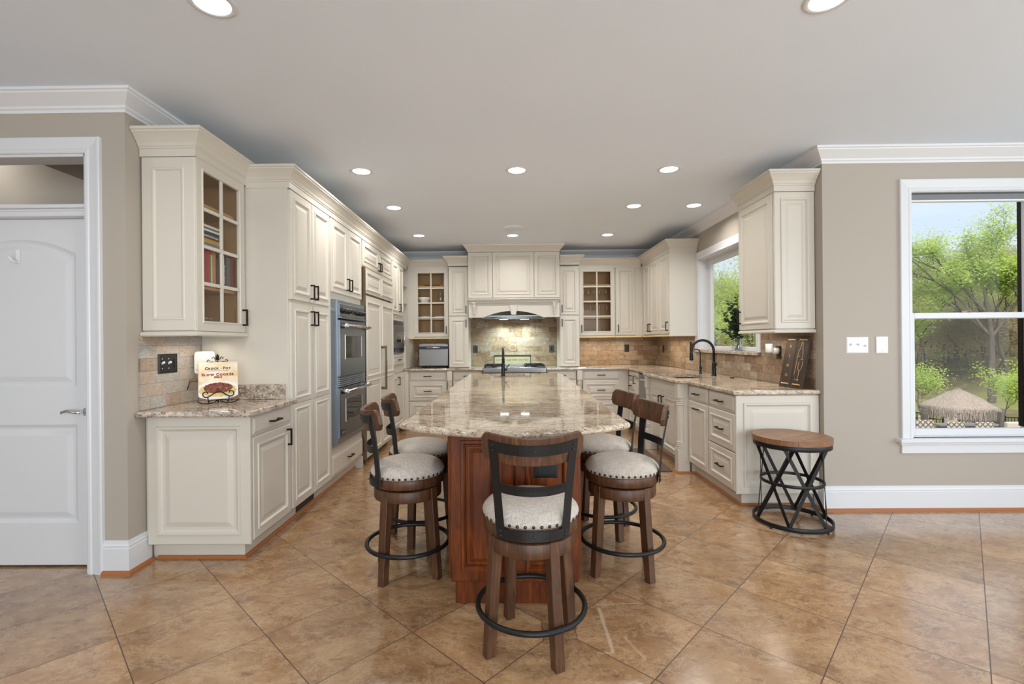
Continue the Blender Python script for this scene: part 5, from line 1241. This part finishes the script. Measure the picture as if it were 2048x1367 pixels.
def cooktop():
    x0, x1 = -.383, .549; t = thing('cooktop', 'stainless gas rangetop with black grates in the back counter', 'cooktop', (.083, 7.25, .80))
    MB().box(x0, x1, 7.0, 7.515, .80, .922).build('cooktop_body', M['steel'], t, .004)
    m = MB(); m.box(x0, x1, 6.955, 7.0, .845, .925); m.build('front_rail', M['steel'], t, .01, seg=2)
    for i in range(6): k = MB(); k.lathe([(.024, 0), (.022, .02), (1e-5, .022)], 14, Fr((x0+.10+i*.146, 6.999, .822), (1, 0, 0), (0, 0, 1), (0, -1, 0))); k.build('knob', M['blackplastic'], t)
    for a, b in ((x0+.03, x0+.30), (x1-.30, x1-.03)):
        m = MB(); z = .952
        for y in (7.06, 7.17, 7.28, 7.39, 7.49): m.bar((a, y, z), (b, y, z), .014, .016)
        for x in (a, (a+b)/2, b): m.bar((x, 7.05, z), (x, 7.50, z), .014, .016)
        for x in (a, (a+b)/2, b):
            for y in (7.06, 7.49): m.box(x-.008, x+.008, y-.008, y+.008, .922, z)
        gr = m.build('grate', M['grate'], t)
        for y in (7.15, 7.39): q = MB(); q.lathe([(.05, .922), (.045, .936), (1e-5, .938)], 18, Fr(((a+b)/2, y, 0))); q.build('burner', M['grate'], gr)
    m = MB(); m.box(x0+.34, x1-.34, 7.04, 7.50, .922, .940); m.build('griddle', M['steel'], t, .003)
    m = MB(); m.box(x0, x1, 7.50, 7.515, .922, .95); m.build('back_guard', M['steel'], t)
    # framed motto behind the cooktop
    s = thing('motto_sign', 'black framed sign with script motto behind the cooktop', 'sign', (.07, 7.6, .917)); f = Fr((.055, 7.585, .917), (1, 0, 0), (0, math.sin(.12), math.cos(.12)), (0, -math.cos(.12), math.sin(.12)))
    W, Hh = .295, .175
    m = MB(); m.sweep([(-W, 0), (W, 0), (W, Hh), (-W, Hh)], [(0, 0), (0, .018), (.012, .018), (.012, 0)], f, closed=True); m.build('frame', M['blackmetal'], s)
    m = MB(); m.box(-W+.01, W-.01, .01, Hh-.01, .0, .008, f); m.build('sign_board', plain('cream_sign_board', srgb(158, 146, 112), .7), s)
    text('Live Well • Laugh Often • Love Much', .047, FXT(f, 0, Hh*.56, .0085), M['gold'], 'lettering', s, .0005, 0, sx=.72)
cooktop()
def sink_things():
    f = thing('kitchen_faucet', 'tall black gooseneck pull-down faucet at the window sink', 'faucet', (2.235, 5.23, .915)); gooseneck(f, (2.235, 5.23, .915), (-1, .12), .388, .118, 1, r=.014)
    f = thing('water_tap', 'small slim black filtered water tap beside the tall sink faucet', 'faucet', (2.235, 5.60, .915))
    m = MB(); m.lathe([(.02, .915), (.02, .921), (.012, .926), (.012, 1.0), (.009, 1.005)], 16, Fr((2.235, 5.60, 0))); m.build('body', M['faucet'], f)
    p = [Vector((2.235, 5.60, 1.0)), Vector((2.235, 5.60, 1.15))]+[Vector((2.235-.05*(1-math.cos(k*PI/10)), 5.60, 1.15+.05*math.sin(k*PI/10))) for k in range(1, 10)]
    MB().tube(p, .006, 10).build('spout', M['faucet'], f); m = MB(); m.tube([(2.235, 5.60, .965), (2.235, 5.57, .97), (2.235, 5.55, .985)], .006, 8); m.build('lever', M['faucet'], f)
    m = MB(); m.lathe([(.022, .9155), (.022, .921), (.019, .925), (1e-5, .925)], 20, Fr((2.27, 4.88, 0))); solo(m, 'disposal_button', M['bronze'], 'small round dark button on the counter right of the sink', 'button', (2.27, 4.88, .9155))
    # vase with eucalyptus on the ledge
    c = Vector((2.475, 5.185, 1.186)); v = thing('glass_vase', 'square-shouldered clear glass bottle vase on the window ledge', 'vase', c)
    m = MB(); m.lathe([(1e-5, .004), (.05, .004), (.055, .008), (.056, .018), (.056, .115), (.05, .13), (.026, .142), (.024, .146), (.024, .160), (.028, .163)], 28, Fr(c), cap=False); m.build('bottle', M['jar'], v)
    m = MB(); m.lathe([(1e-5, 0), (.055, 0), (.057, .006)], 28, Fr(c), cap=False); m.build('base', M['jar'], v)
    b = thing('eucalyptus_bunch', 'dark green eucalyptus stems standing in the glass vase', 'plant', c+Vector((0, 0, .012)))
    st = MB(); lf = MB(); r = random.Random(3)
    for k in range(13):
        a = r.uniform(0, 2*PI); sp = r.uniform(.03, .20); hgt = r.uniform(.30, .60); 
        if k == 0: a, sp, hgt = 0, .02, .60
        if k == 1: a, sp, hgt = 2.2, .24, .26
        if k == 2: a, sp, hgt = 1.8, .20, .36
        d = Vector((math.cos(a), math.sin(a), 0)); pts = []
        if d.x > 0: d.x *= .15
        for i in range(8):
            q = i/7; pts.append(c+Vector((0, 0, .012+hgt*q*(1-.12*q*sp/.2)))+d*(sp*max(0, q-.25)**1.4*1.3+.026*(1-2*q/.3)*(1 if q < .3 else 0)))
        st.tube(pts, [.0032*(1-.5*i/7) for i in range(8)], 6)
        for i in range(22):
            q = .36+.64*i/21; idx = min(6, int(q*7)); fr_ = q*7-idx; p = pts[idx].lerp(pts[idx+1], fr_); R = r.uniform(.017, .031)*(1.1-.35*q)
            th = r.uniform(0, 2*PI); o = Vector((math.cos(th), math.sin(th), r.uniform(-.2, .5))).normalized(); ctr = p+o*R*1.2
            nx = o.cross(Vector((r.uniform(-1, 1), r.uniform(-1, 1), 1))).normalized(); ny = o
            if ctr.x > 2.508: ctr.x = 2.508-r.uniform(0, .01)
            lf.add([ctr+(nx*math.cos(t*PI/4)*R+ny*math.sin(t*PI/4)*R*1.1)+o.cross(nx)*.0035*math.cos(t*PI/2) for t in range(8)], [tuple(range(8))])
    st.build('stems', plain('woody_stem', srgb(70, 58, 44), .7), b); fo = lf.build('leaves', M['euca'], b)
    # leaning wine sign
    z0, z1 = .9165, 1.338; s = thing('wine_sign', 'dark plank sign with painted bottle, glass and letters, leaning on the right backsplash', 'sign', (2.30, 3.905, z0))
    B0 = Vector((2.264, 4.035, z0)); U = Vector((.03, -.262, 0)).normalized(); Vv = Vector((.076, 0, .412)).normalized(); N = U.cross(Vv).normalized()
    f = Fr(B0, U, Vv, N); h = .418; w = .262
    if N.x > 0: N = -N; f = Fr(B0, U, Vv, N)
    for a0, a1 in ((0, .1295), (.1325, w)): m = MB(); m.box(a0, a1, 0, h, -.018, 0, f); m.build('plank', M['signwood'], s, .002)
    m = MB(); m.box(.03, w-.03, .05, .08, -.03, -.018, f); m.box(.03, w-.03, .33, .36, -.03, -.018, f); m.build('batten', M['signwood'], s)
    paint = plain('cream_sign_paint', srgb(206, 178, 138), .7); rope = plain('jute_rope', srgb(206, 170, 112), .9)
    m = MB()
    for a in (.025, .155):
        for b in (.026, h-.03): m.tube([f(a, b, -.002), f(a+.012, b+.003, .006), f(a+.04, b+.001, .008), f(a+.07, b+.003, .006), f(a+.082, b, -.002)], .005, 8)
    m.build('rope_handles', rope, s)
    for ch, b in (('V', .335), ('I', .258), ('N', .178), ('O', .098)): text(ch, .036, FXT(f, .066, b, .0006), paint, 'lettering', s, .0004, -.0003)
    m = MB(); L = lambda P: m.tube([f(a, b, .001) for a, b in P], .0016, 5)
    L([(.186, .375), (.184, .365), (.198, .362), (.206, .372), (.200, .380), (.188, .378)]); L([(.186, .362), (.184, .335), (.170, .300), (.164, .270), (.160, .16), (.157, .105)])
    L([(.204, .362), (.205, .330), (.214, .300), (.217, .27), (.217, .225)]); L([(.172, .258), (.19, .256)]); L([(.20, .235), (.228, .232)])
    L([(.189, .215), (.185, .18), (.189, .155), (.203, .138), (.206, .136), (.222, .155), (.229, .185), (.227, .218)]); L([(.205, .136), (.204, .10), (.203, .078)]); L([(.168, .07), (.185, .066), (.203, .075), (.212, .066), (.205, .056), (.195, .062), (.203, .075)])
    m.build('bottle_and_glass_drawing', paint, s)
    m = MB(); m.box(1.17, 1.62, 4.76, 5.75, .0, .012); m.V = [v+Vector((0, 0, .0005)) for v in m.V]; solo(m, 'kitchen_mat', M['mat'], 'flat brown anti-fatigue mat on the floor at the sink', 'mat', (1.4, 5.25, .0005), bevel=.005)
sink_things()
def books():
    g1 = 'cookbooks lying in the left glass cabinet'; g2 = 'cookbooks standing in the left glass cabinet'
    xs = -1.905
    # lying stack on the third shelf (spines face the room)
    z = 1.925; st = [(.030, srgb(104, 124, 128), 'grey-blue cookbook at the bottom of the lying stack'), (.026, srgb(196, 142, 40), 'orange cookbook lying second from the bottom of its stack'), (.030, srgb(52, 44, 40), 'dark brown cookbook with white spine letters in the lying stack'),
        (.016, srgb(40, 40, 44), 'thin black book lying below the white one in the stack'), (.012, srgb(226, 224, 218), 'thin white book lying near the top of the stack'), (.012, srgb(120, 116, 112), 'thin grey book lying on the white one'), (.014, srgb(214, 208, 196), 'pale book topmost of the lying stack')]
    for i, (th, c, lab) in enumerate(st):
        d = rnd.uniform(-.01, .01); y0, y1 = 2.955+d, 3.165+d
        book('cookbook', lab, (xs-.19, xs-.005+rnd.uniform(-.008, .004), y0, y1, z, z+th), c, g1, 'x', 'DOWNTOWN ITALIAN' if i == 2 else None); z += th
    y = 2.99; k = 0
    for th, hh, c, lab in [(.026, .225, srgb(150, 50, 46), 'muted red cookbook standing first on the book shelf'), (.022, .235, srgb(176, 44, 40), 'bright red tall cookbook beside the muted red one'), (.018, .21, srgb(70, 120, 60), 'green cookbook standing between red and cream books'), (.022, .215, srgb(196, 186, 168), 'cream cookbook standing next to the green one'),
        (.026, .235, srgb(190, 136, 78), 'tan tall cookbook standing on the book shelf'), (.030, .20, srgb(74, 50, 40), 'dark brown shorter cookbook after the tan one'), (.024, .225, srgb(52, 50, 52), 'charcoal cookbook with pale spine text'), (.024, .23, srgb(220, 216, 210), 'white cookbook standing beside the charcoal one'),
        (.032, .215, srgb(40, 36, 38), 'black cookbook with white spine letters in the right pane'), (.045, .225, srgb(104, 98, 96), 'wide grey cookbook in the right pane'), (.022, .235, srgb(164, 40, 34), 'red cookbook standing right of the wide grey one'), (.026, .22, srgb(112, 92, 64), 'olive brown cookbook last on the book shelf')]:
        book('cookbook', lab, (xs-.17, xs-.004-rnd.uniform(0, .012), y, y+th, 1.670, 1.670+hh), c, g2, 'x', 'PROJECT SMOKE' if 'right pane' in lab and 'black' in lab else None, True); y += th+.0015
    # small glasses on the cabinet floor
    for i, (x, yy, lab) in enumerate([(-1.93, 2.93, 'small clear tumbler at the left end of the cookbook cabinet floor'), (-1.93, 3.02, 'small clear tumbler in the middle of the cookbook cabinet floor'), (-1.95, 3.10, 'small clear tumbler right of the middle of the cookbook cabinet floor')]):
        m = MB(); m.lathe([(1e-5, 0), (.026, 0), (.030, .075)], 20, Fr((x, yy, WB+.0215)), cap=False); solo(m, 'tumbler', M['glassware'], lab, 'glass', (x, yy, WB+.0215), 'tumblers in the cookbook cabinet')
    m = MB(); m.box(-2.02, -1.91, 3.145, 3.20, WB+.0215, WB+.07); solo(m, 'small_box', M['whiteplastic'], 'small white box at the cookbook cabinet floor', 'box', (-1.96, 3.17, WB+.0215))
def book(name, lab, b, c, grp, spine, txt=None, upright=False):
    x0, x1, y0, y1, z0, z1 = b; t = thing(name, lab, 'book', ((x0+x1)/2, (y0+y1)/2, z0), 0, grp); cm = plain('book_cover', c, .5); e = .0025
    m = MB(); m.box(x1-e, x1, y0, y1, z0, z1)
    if upright: m.box(x0, x1-e, y0, y0+e, z0, z1); m.box(x0, x1-e, y1-e, y1, z0, z1)
    else: m.box(x0, x1-e, y0, y1, z0, z0+e); m.box(x0, x1-e, y0, y1, z1-e, z1)
    cv = m.build('cover', cm, t); m = MB()
    if upright: m.box(x0+.003, x1-e, y0+e, y1-e, z0+.003, z1-.003)
    else: m.box(x0+.003, x1-e, y0+.003, y1-.003, z0+e, z1-e)
    m.build('pages', M['ceramic'], t)
    if txt:
        if upright: f = Fr((x1+.0003, (y0+y1)/2, (z0+z1)/2), (0, 0, -1), (0, 1, 0), (1, 0, 0)); text(txt, (y1-y0)*.62, f, M['whiteplastic'], 'spine_lettering', cv, .0002, sx=.85)
        else: f = Fr((x1+.0003, (y0+y1)/2, (z0+z1)/2), (0, 1, 0), (0, 0, 1), (1, 0, 0)); text(txt, (z1-z0)*.62, f, M['whiteplastic'], 'spine_lettering', cv, .0002, sx=.75)
books()
def glassware():
    def lath(name, prof, loc, mat, lab, cat, grp=None):
        m = MB(); m.lathe(prof, 20, Fr(loc), cap=False); solo(m, name, mat, lab, cat, loc, grp)
    s = [WB+.0215, 1.6645, 1.9145, 2.1695]
    lath('serving_bowl', [(1e-5, 0), (.05, 0), (.055, .01), (.095, .06), (.10, .085), (.094, .085), (.05, .014), (1e-5, .012)], (-1.32, 7.46, s[2]), M['ceramic'], 'white bowl in the left glass cabinet', 'bowl')
    lath('glass_pitcher', [(1e-5, 0), (.05, 0), (.062, .05), (.05, .12), (.04, .15), (.05, .17)], (-1.06, 7.46, s[2]), M['glassware'], 'clear glass pitcher beside the white bowl', 'pitcher')
    for i, x in enumerate((-1.30, -1.08)):
        z = s[1]
        for k in range(3): lath('dinner_plate', [(1e-5, 0), (.06, 0), (.095, .012), (.096, .016), (.06, .005), (1e-5, .004)], (x, 7.49, z+k*.014), M['ceramic'], ['bottom', 'middle', 'top'][k]+' plate of the %s stack in the left glass cabinet' % ('left', 'right')[i], 'plate', 'plates in the left glass cabinet')
    lath('platter', [(1e-5, 0), (.09, 0), (.13, .02), (.132, .026), (.09, .008), (1e-5, .008)], (-1.2, 7.48, s[3]), M['glassware'], 'clear platter on the top shelf of the left glass cabinet', 'platter')
    lath('red_canister', [(1e-5, 0), (.04, 0), (.04, .05), (1e-5, .052)], (-1.06, 7.5, s[0]), plain('red_tin', srgb(150, 60, 40), .4), 'low red tin on the floor of the left glass cabinet', 'tin')
    wg = [(1e-5, 0), (.034, 0), (.03, .004), (.005, .008), (.004, .08), (.012, .09), (.032, .11), (.036, .135), (.031, .175)]
    W = ['farthest left', 'second from left', 'third from left', 'fourth from left', 'rightmost']
    for i, x in enumerate((1.17, 1.25, 1.33, 1.42, 1.52)): lath('wine_glass', wg, (x, 7.44+.03*(i % 2), s[2]), M['glassware'], 'stemmed wine glass on the third shelf of the right cabinet, '+W[i], 'wine glass', 'wine glasses in the right glass cabinet')
    W = ['at the left', 'left of the middle', 'right of the middle', 'at the right']
    for i, x in enumerate((1.17, 1.28, 1.41, 1.53)): lath('champagne_flute', [(1e-5, 0), (.03, 0), (.028, .003), (.004, .006), (.004, .06), (.018, .09), (.023, .15), (.02, .19)], (x, 7.45, s[1]), M['glassware'], 'champagne flute on the second shelf of the right cabinet, '+W[i], 'champagne flute', 'flutes in the right glass cabinet')
    for i, x in enumerate((1.17, 1.26, 1.36, 1.48)): lath('drinking_glass', [(1e-5, 0), (.032, 0), (.038, .11)], (x, 7.44, s[0]), M['glassware'], 'drinking glass on the floor of the right cabinet, '+W[i], 'glass', 'drinking glasses in the right glass cabinet')
glassware()
def under_cabinet_lights():
    for i, (x0, x1, y0, y1, lab, p) in enumerate([(1.10, 1.95, 7.42, 7.47, 'slim light bar under the wall cabinets right of the hood', 3.2), (-1.40, -.98, 7.42, 7.47, 'slim light bar under the left glass cabinet', .9), (2.20, 2.25, 6.2, 7.0, 'slim light bar under the three-door cabinet', 2.6), (2.22, 2.27, 3.85, 4.25, 'slim light bar under the cabinet above the wine sign', .9), (-2.06, -2.01, 2.92, 3.28, 'slim light bar under the cookbook cabinet', .9)]):
        m = MB(); m.box(x0, x1, y0, y1, WB-.016, WB-.001); t = solo(m, 'light_bar', M['whiteplastic'], lab, 'under-cabinet light', ((x0+x1)/2, (y0+y1)/2, WB-.008), 'under-cabinet light bars')
        area('light_bar_lamp', ((x0+x1)/2, (y0+y1)/2, WB-.019), (0, 0, -1), x1-x0, y1-y0, p*.95, (1, .92, .80), 150)
under_cabinet_lights()

# ------------------------------------------------------------------ outdoors
def terrain():
    m = MB(); n = 34; P = []
    def hz(x, y):
        d = math.hypot(x, y)
        return -3.4+max(0, d-32)*.16+.5*math.sin(x*.21)*math.cos(y*.17)*min(1, max(0, d-24)/10)
    for i in range(n):
        for j in range(n):
            x = 2.7+i*2.6; y = -14+j*3.0; P.append((x, y, hz(x, y)))
    m.add(P, [(i*n+j, (i+1)*n+j, (i+1)*n+j+1, i*n+j+1) for i in range(n-1) for j in range(n-1)], True)
    o = m.build('ground_outside', M['ground']); o['kind'] = 'structure'
    return hz
HZ = terrain()
def tree(x, y, h, cr, label, leaf, n, seed, ls=.28, trunk_r=.22, z=None, lo=.35, spread=1.0, grp='trees beyond the windows'):
    r = random.Random(seed); z = HZ(x, y)-.1 if z is None else z
    t = thing('tree', label, 'tree', (x, y, z), 0, grp); B = Vector((x, y, z))
    m = MB(); tips = []
    def limb(p, d, L, rad, lev):
        pts = [p]; q = p; dd = d
        for k in range(5):
            dd = (dd+Vector((r.uniform(-.16, .16), r.uniform(-.16, .16), r.uniform(-.02, .10)))).normalized(); q = q+dd*L/5; pts.append(q)
        m.tube(pts, [max(.008, rad*(1-.13*k)) for k in range(6)], 6 if lev < 2 else 3, cap=False)
        if lev >= 4: tips.extend(pts[1:]); return
        for k in range(4 if lev == 0 else 3):
            i = r.choice([2, 3, 4, 5]) if lev else r.choice([3, 4, 5]); a = r.uniform(0, 2*PI); s = (.75 if lev == 0 else .8)*spread
            nd = (dd+Vector((math.cos(a)*s, math.sin(a)*s, r.uniform(.0, .5)))).normalized(); limb(pts[i], nd, L*(.55 if lev == 0 else .62)*r.uniform(.8, 1.2), rad*.5, lev+1)
        if lev > 1: tips.extend(pts[3:])
    limb(B, Vector((r.uniform(-.08, .08), r.uniform(-.08, .08), 1)), h*.52, trunk_r, 0)
    k = (h-cr)/(max(p.z for p in tips)-z); m.V = [B+(v-B)*k for v in m.V]; tips = [B+(v-B)*k for v in tips]
    m.build('trunk', M['bark'], t)
    lf = MB(); P = []; F = []
    n = int(n*(4.2 if h > 6 else 2.5)); ls = ls*.40; cr = cr*.42; wd = .55 if leaf is not M['leaf3'] else .22; ls = ls if leaf is not M['leaf3'] else ls*1.7
    for i in range(n):
        c = r.choice(tips)+Vector((r.gauss(0, cr), r.gauss(0, cr), r.gauss(0, cr*.7)))
        if c.z < z+h*lo: continue
        a = Vector((r.gauss(0, 1), r.gauss(0, 1), r.gauss(0, 1))).normalized(); b = a.orthogonal().normalized(); s = ls*r.uniform(.5, 1.1); k = len(P)
        P += [c-a*s, c+b*s*wd, c+a*s, c-b*s*wd]; F.append((k, k+1, k+2, k+3))
    lf.add(P, F); lf.build('foliage', leaf, t)
def bearing(px, Y): return (px-1017.5)/955*Y
def trees():
    A, B2, C = M['leaf'], M['leaf2'], M['leaf3']
    def top(py, Y): return 1.31+(675-py)/955*Y+3.3
    T = [(1972, 27, top(438, 27), .75, 'tall broad spring-green tree at the right of the front window', A, 4200, 1, .20, .30, 1.15),
         (1838, 30, top(520, 30), .8, 'spring-green tree rising at the left edge of the front window', A, 2400, 2, .20, .20, 1.0),
         (1905, 36, top(600, 36), .9, 'bare dark-trunked tree in the middle of the front window', C, 1900, 3, .14, .36, .9),
         (1942, 40, top(570, 40), 1.0, 'brown budding tree right of the middle in the front window', C, 2600, 4, .17, .30, .9),
         (1870, 42, top(585, 42), 1.2, 'olive budding tree left of the middle in the front window', B2, 3600, 5, .2, .26, .9),
         (1985, 44, top(570, 44), 1.3, 'olive tree far behind the tall green one', B2, 3600, 6, .24, .28, 1.0),
         (2030, 21, top(700, 21), .6, 'low bright yellow-green sapling at the right edge of the front window', A, 2200, 7, .12, .06, .8),
         (1846, 24, top(690, 24), .65, 'low yellow-green sapling left of the thatched hut', A, 2200, 8, .12, .06, .8),
         (1995, 23, top(720, 23), .6, 'bushy yellow-green sapling right of the thatched hut', A, 2000, 19, .12, .06, .8),
         (1920, 48, top(590, 48), 1.4, 'far brown tree on the hill behind the hut', C, 3600, 9, .22, .3, 1.0),
         (2060, 40, top(560, 40), 1.2, 'olive tree cut by the right edge of the front window', B2, 3600, 10, .24, .3, 1.0),
         (1815, 46, top(575, 46), 1.3, 'far olive tree cut by the left edge of the front window', B2, 3200, 11, .24, .3, 1.0),
         (1880, 34, top(640, 34), 1.2, 'brown twiggy undergrowth tree behind the left half of the hut', C, 2600, 21, .17, .10, 1.0),
         (1930, 33, top(655, 33), 1.2, 'brown twiggy undergrowth tree straight behind the hut', C, 2600, 22, .17, .10, 1.0),
         (1975, 35, top(630, 35), 1.2, 'olive undergrowth tree behind the right half of the hut', B2, 3000, 23, .18, .12, 1.0),
         (1845, 36, top(625, 36), 1.2, 'olive undergrowth tree behind the left saplings', B2, 3000, 24, .18, .12, 1.0),
         (2025, 34, top(640, 34), 1.2, 'brown twiggy undergrowth tree at the right edge of the front window', C, 2600, 25, .17, .10, 1.0),
         (1480, 26, top(430, 26), 1.1, 'fresh green tree filling the sink window', A, 5200, 12, .2, .22, 1.2),
         (1432, 30, top(470, 30), 1.1, 'green tree at the left edge of the sink window', A, 3600, 13, .2, .22, 1.1),
         (1455, 44, top(600, 44), 1.3, 'olive tree far behind the sink window', B2, 3600, 14, .24, .3, 1.0),
         (1500, 48, top(600, 48), 1.5, 'brown budding tree far behind the sink window, right', C, 3200, 15, .22, .3, 1.0),
         (1425, 50, top(600, 50), 1.5, 'brown budding tree far behind the sink window, left', C, 3000, 16, .22, .3, 1.0),
         (1468, 22, top(660, 22), .8, 'low green bush below the trees in the sink window', A, 3000, 17, .14, .07, .8)]
    T.append((2006, 28.5, top(446, 28.5), .7, 'upright spring-green tree at the right edge of the front window, highest in the view', A, 4200, 31, .20, .26, .75))
    q = random.Random(11)
    for i, px in enumerate((1828, 1856, 1888, 1915, 1945, 1968, 1998, 2032, 1866, 1934, 1985, 1440, 1490)):
        Y = q.uniform(30, 41); T.append((px, Y, top(q.uniform(612, 668), Y), 1.3, 'twiggy undergrowth on the wooded slope beyond the yard', (C, B2, C)[i % 3], 3000, 40+i, .17, .10, 1.25))
    for px, Y, h, cr, lab, lf, n, sd, ls, tr, sp in T: tree(bearing(px, Y), Y, h, cr, lab, lf, n, sd, ls, tr*.6, spread=sp, lo=.06)
trees()
def backyard():
    Y = 17.0; cx = bearing(1907, Y); zt = 1.31-(776-675)/955*Y; ze = 1.31-(812-675)/955*Y; zg = -3.4
    t = thing('thatched_hut', 'thatched tiki bar hut in the yard seen through the front window', 'hut', (cx, Y, zg))
    m = MB(); r = random.Random(5); a = .84
    rad = [(.02, zt), (.3*a, zt-.14), (.6*a, zt-.34), (.86*a, zt-.54), (a+.03, ze-.02), (a+.06, ze-.10), (a-.05, ze-.16)]
    n = 40; P = []; 
    for (q, z) in rad:
        for i in range(n):
            th = 2*PI*i/n; k = 1/max(abs(math.cos(th)), abs(math.sin(th)))**.55; P.append((cx+q*k*math.cos(th), Y+q*k*math.sin(th), z+r.uniform(-.03, .03)))
    m.add(P, [(j*n+i, j*n+(i+1) % n, (j+1)*n+(i+1) % n, (j+1)*n+i) for j in range(len(rad)-1) for i in range(n)], True); m.build('thatch_roof', M['thatch'], t)
    m = MB()
    for i in range(1700):
        th = r.uniform(0, 2*PI); k = 1/max(abs(math.cos(th)), abs(math.sin(th)))**.55; q = a+r.uniform(-.08, .08); p = Vector((cx+q*k*math.cos(th), Y+q*k*math.sin(th), ze-.02+r.uniform(-.03, .05))); d = Vector((r.uniform(-.06, .06), r.uniform(-.06, .06), -r.uniform(.15, .40)))
        s = Vector((-math.sin(th), math.cos(th), 0))*.012; m.add([p-s, p+s, p+d+s*.4, p+d-s*.4], [(0, 1, 2, 3)])
    m.build('fringe', M['thatch'], t)
    for px in (1840, 1989):
        x = bearing(px, Y-.55); m = MB(); m.box(x-.07, x+.07, Y-.62, Y-.48, zg, ze); m.build('post', M['bark'], t)
    b = thing('bar_counter', 'wooden bar counter with a dark top under the thatched hut', 'bar counter', (cx, Y-1.0, zg))
    zt2 = 1.31-(845-675)/955*(Y-1); m = MB(); m.box(cx-1.75, cx+.15, Y-1.25, Y-.9, zt2-.06, zt2); m.build('bar_top', M['shade'], b); m = MB()
    for i in range(24): m.box(cx-1.73+i*.078, cx-1.73+i*.078+.07, Y-1.12, Y-1.06, zg, zt2-.06)
    m.build('plank_front', M['postwood'], b)
    lat = plain('lattice_fabric', srgb(196, 182, 168), .9); g = G(lat); p = g.obj()
    sp = g.n('ShaderNodeSeparateXYZ'); g.l(p, sp.inputs[0]); u = g.math('ADD', sp.outputs[0], sp.outputs[2]); v = g.math('SUBTRACT', sp.outputs[0], sp.outputs[2])
    e = lambda t: g.math('LESS_THAN', g.math('ABSOLUTE', g.math('SUBTRACT', g.math('FRACT', g.math('MULTIPLY', t, 6.0)), .5)), .16)
    g.color(g.mix(g.math('MAXIMUM', e(u), e(v)), srgb(206, 194, 180), srgb(116, 104, 96)))
    for px, lab, q in ((1841, 'lattice-patterned patio chair at the left before the thatched bar', 15.0), (1902, 'lattice-patterned patio chair in the middle before the thatched bar', 15.0), (1958, 'lattice-patterned patio chair at the right before the thatched bar', 15.0)):
        x = bearing(px, q); zt3 = 1.31-((838 if px < 1850 else 843)-675)/955*q
        c = thing('patio_chair', lab, 'patio chair', (x, q, zg), 0, 'lattice chairs at the thatched bar'); w = .26
        m = MB(); m.box(x-w, x+w, q-.03, q+.03, zt3-.62, zt3); m.build('chair_back', lat, c, .02, seg=2); m = MB(); m.box(x-w, x+w, q, q+.5, zt3-.70, zt3-.62); m.build('seat', lat, c, .02)
        for sx in (-1, 1):
            for yy in (q, q+.45): m = MB(); m.box(x+sx*w-.02, x+sx*w+.02, yy, yy+.04, zg, zt3-.66); m.build('leg', M['blackmetal'], c)
    cu = plain('beige_cushion', srgb(204, 190, 176), .9)
    for px, w, lab, q, zy in ((2017, .30, 'beige cushioned patio seat right of the thatched hut', 16.0, 843), (1892, .22, 'beige cushion seat behind the bar counter', 18.6, 834), (1838, .16, 'beige cushion seat behind the bar at the left', 18.6, 829)):
        x = bearing(px, q); z = 1.31-(zy-675)/955*q; c = thing('patio_armchair', lab, 'patio chair', (x, q, zg)); m = MB(); m.box(x-w, x+w, q-.08, q+.08, z-.5, z); m.build('back_cushion', cu, c, .05, seg=3)
        m = MB(); m.box(x-w, x+w, q-.6, q-.08, z-.62, z-.46); m.build('seat_cushion', cu, c, .04, seg=2); m = MB(); m.box(x-w, x+w, q-.6, q+.08, zg, z-.62); m.build('base', M['grille'], c)
    q = 20.0; x0, x1 = bearing(1800, q), bearing(2075, q); z1 = 1.31-(822-675)/955*q; z1b = 1.31-(838-675)/955*q
    f = thing('pool_fence', 'black metal picket fence behind the thatched hut', 'fence', ((x0+x1)/2, q, zg)); L = x1-x0
    zz = lambda k: z1+(z1b-z1)*k
    m = MB()
    for o in (0, -.22): m.bar((x0, q, zz(0)+o), (x1, q, zz(1)+o), .04, .04)
    m.bar((x0, q, zg+.2), (x1, q, zg+.1), .04, .04); m.build('rails', M['blackmetal'], f)
    m = MB(); n = int(L/.13)
    for i in range(n): k = i/(n-1); m.box(x0+L*k-.008, x0+L*k+.008, q-.008, q+.008, zg+.05, zz(k))
    m.build('pickets', M['blackmetal'], f)
    for i in range(5): k = (i+.3)/4.6; m = MB(); m.box(x0+L*k-.035, x0+L*k+.035, q-.035, q+.035, zg-.1, zz(k)+.06); m.build('fence_post', M['blackmetal'], f)
backyard()
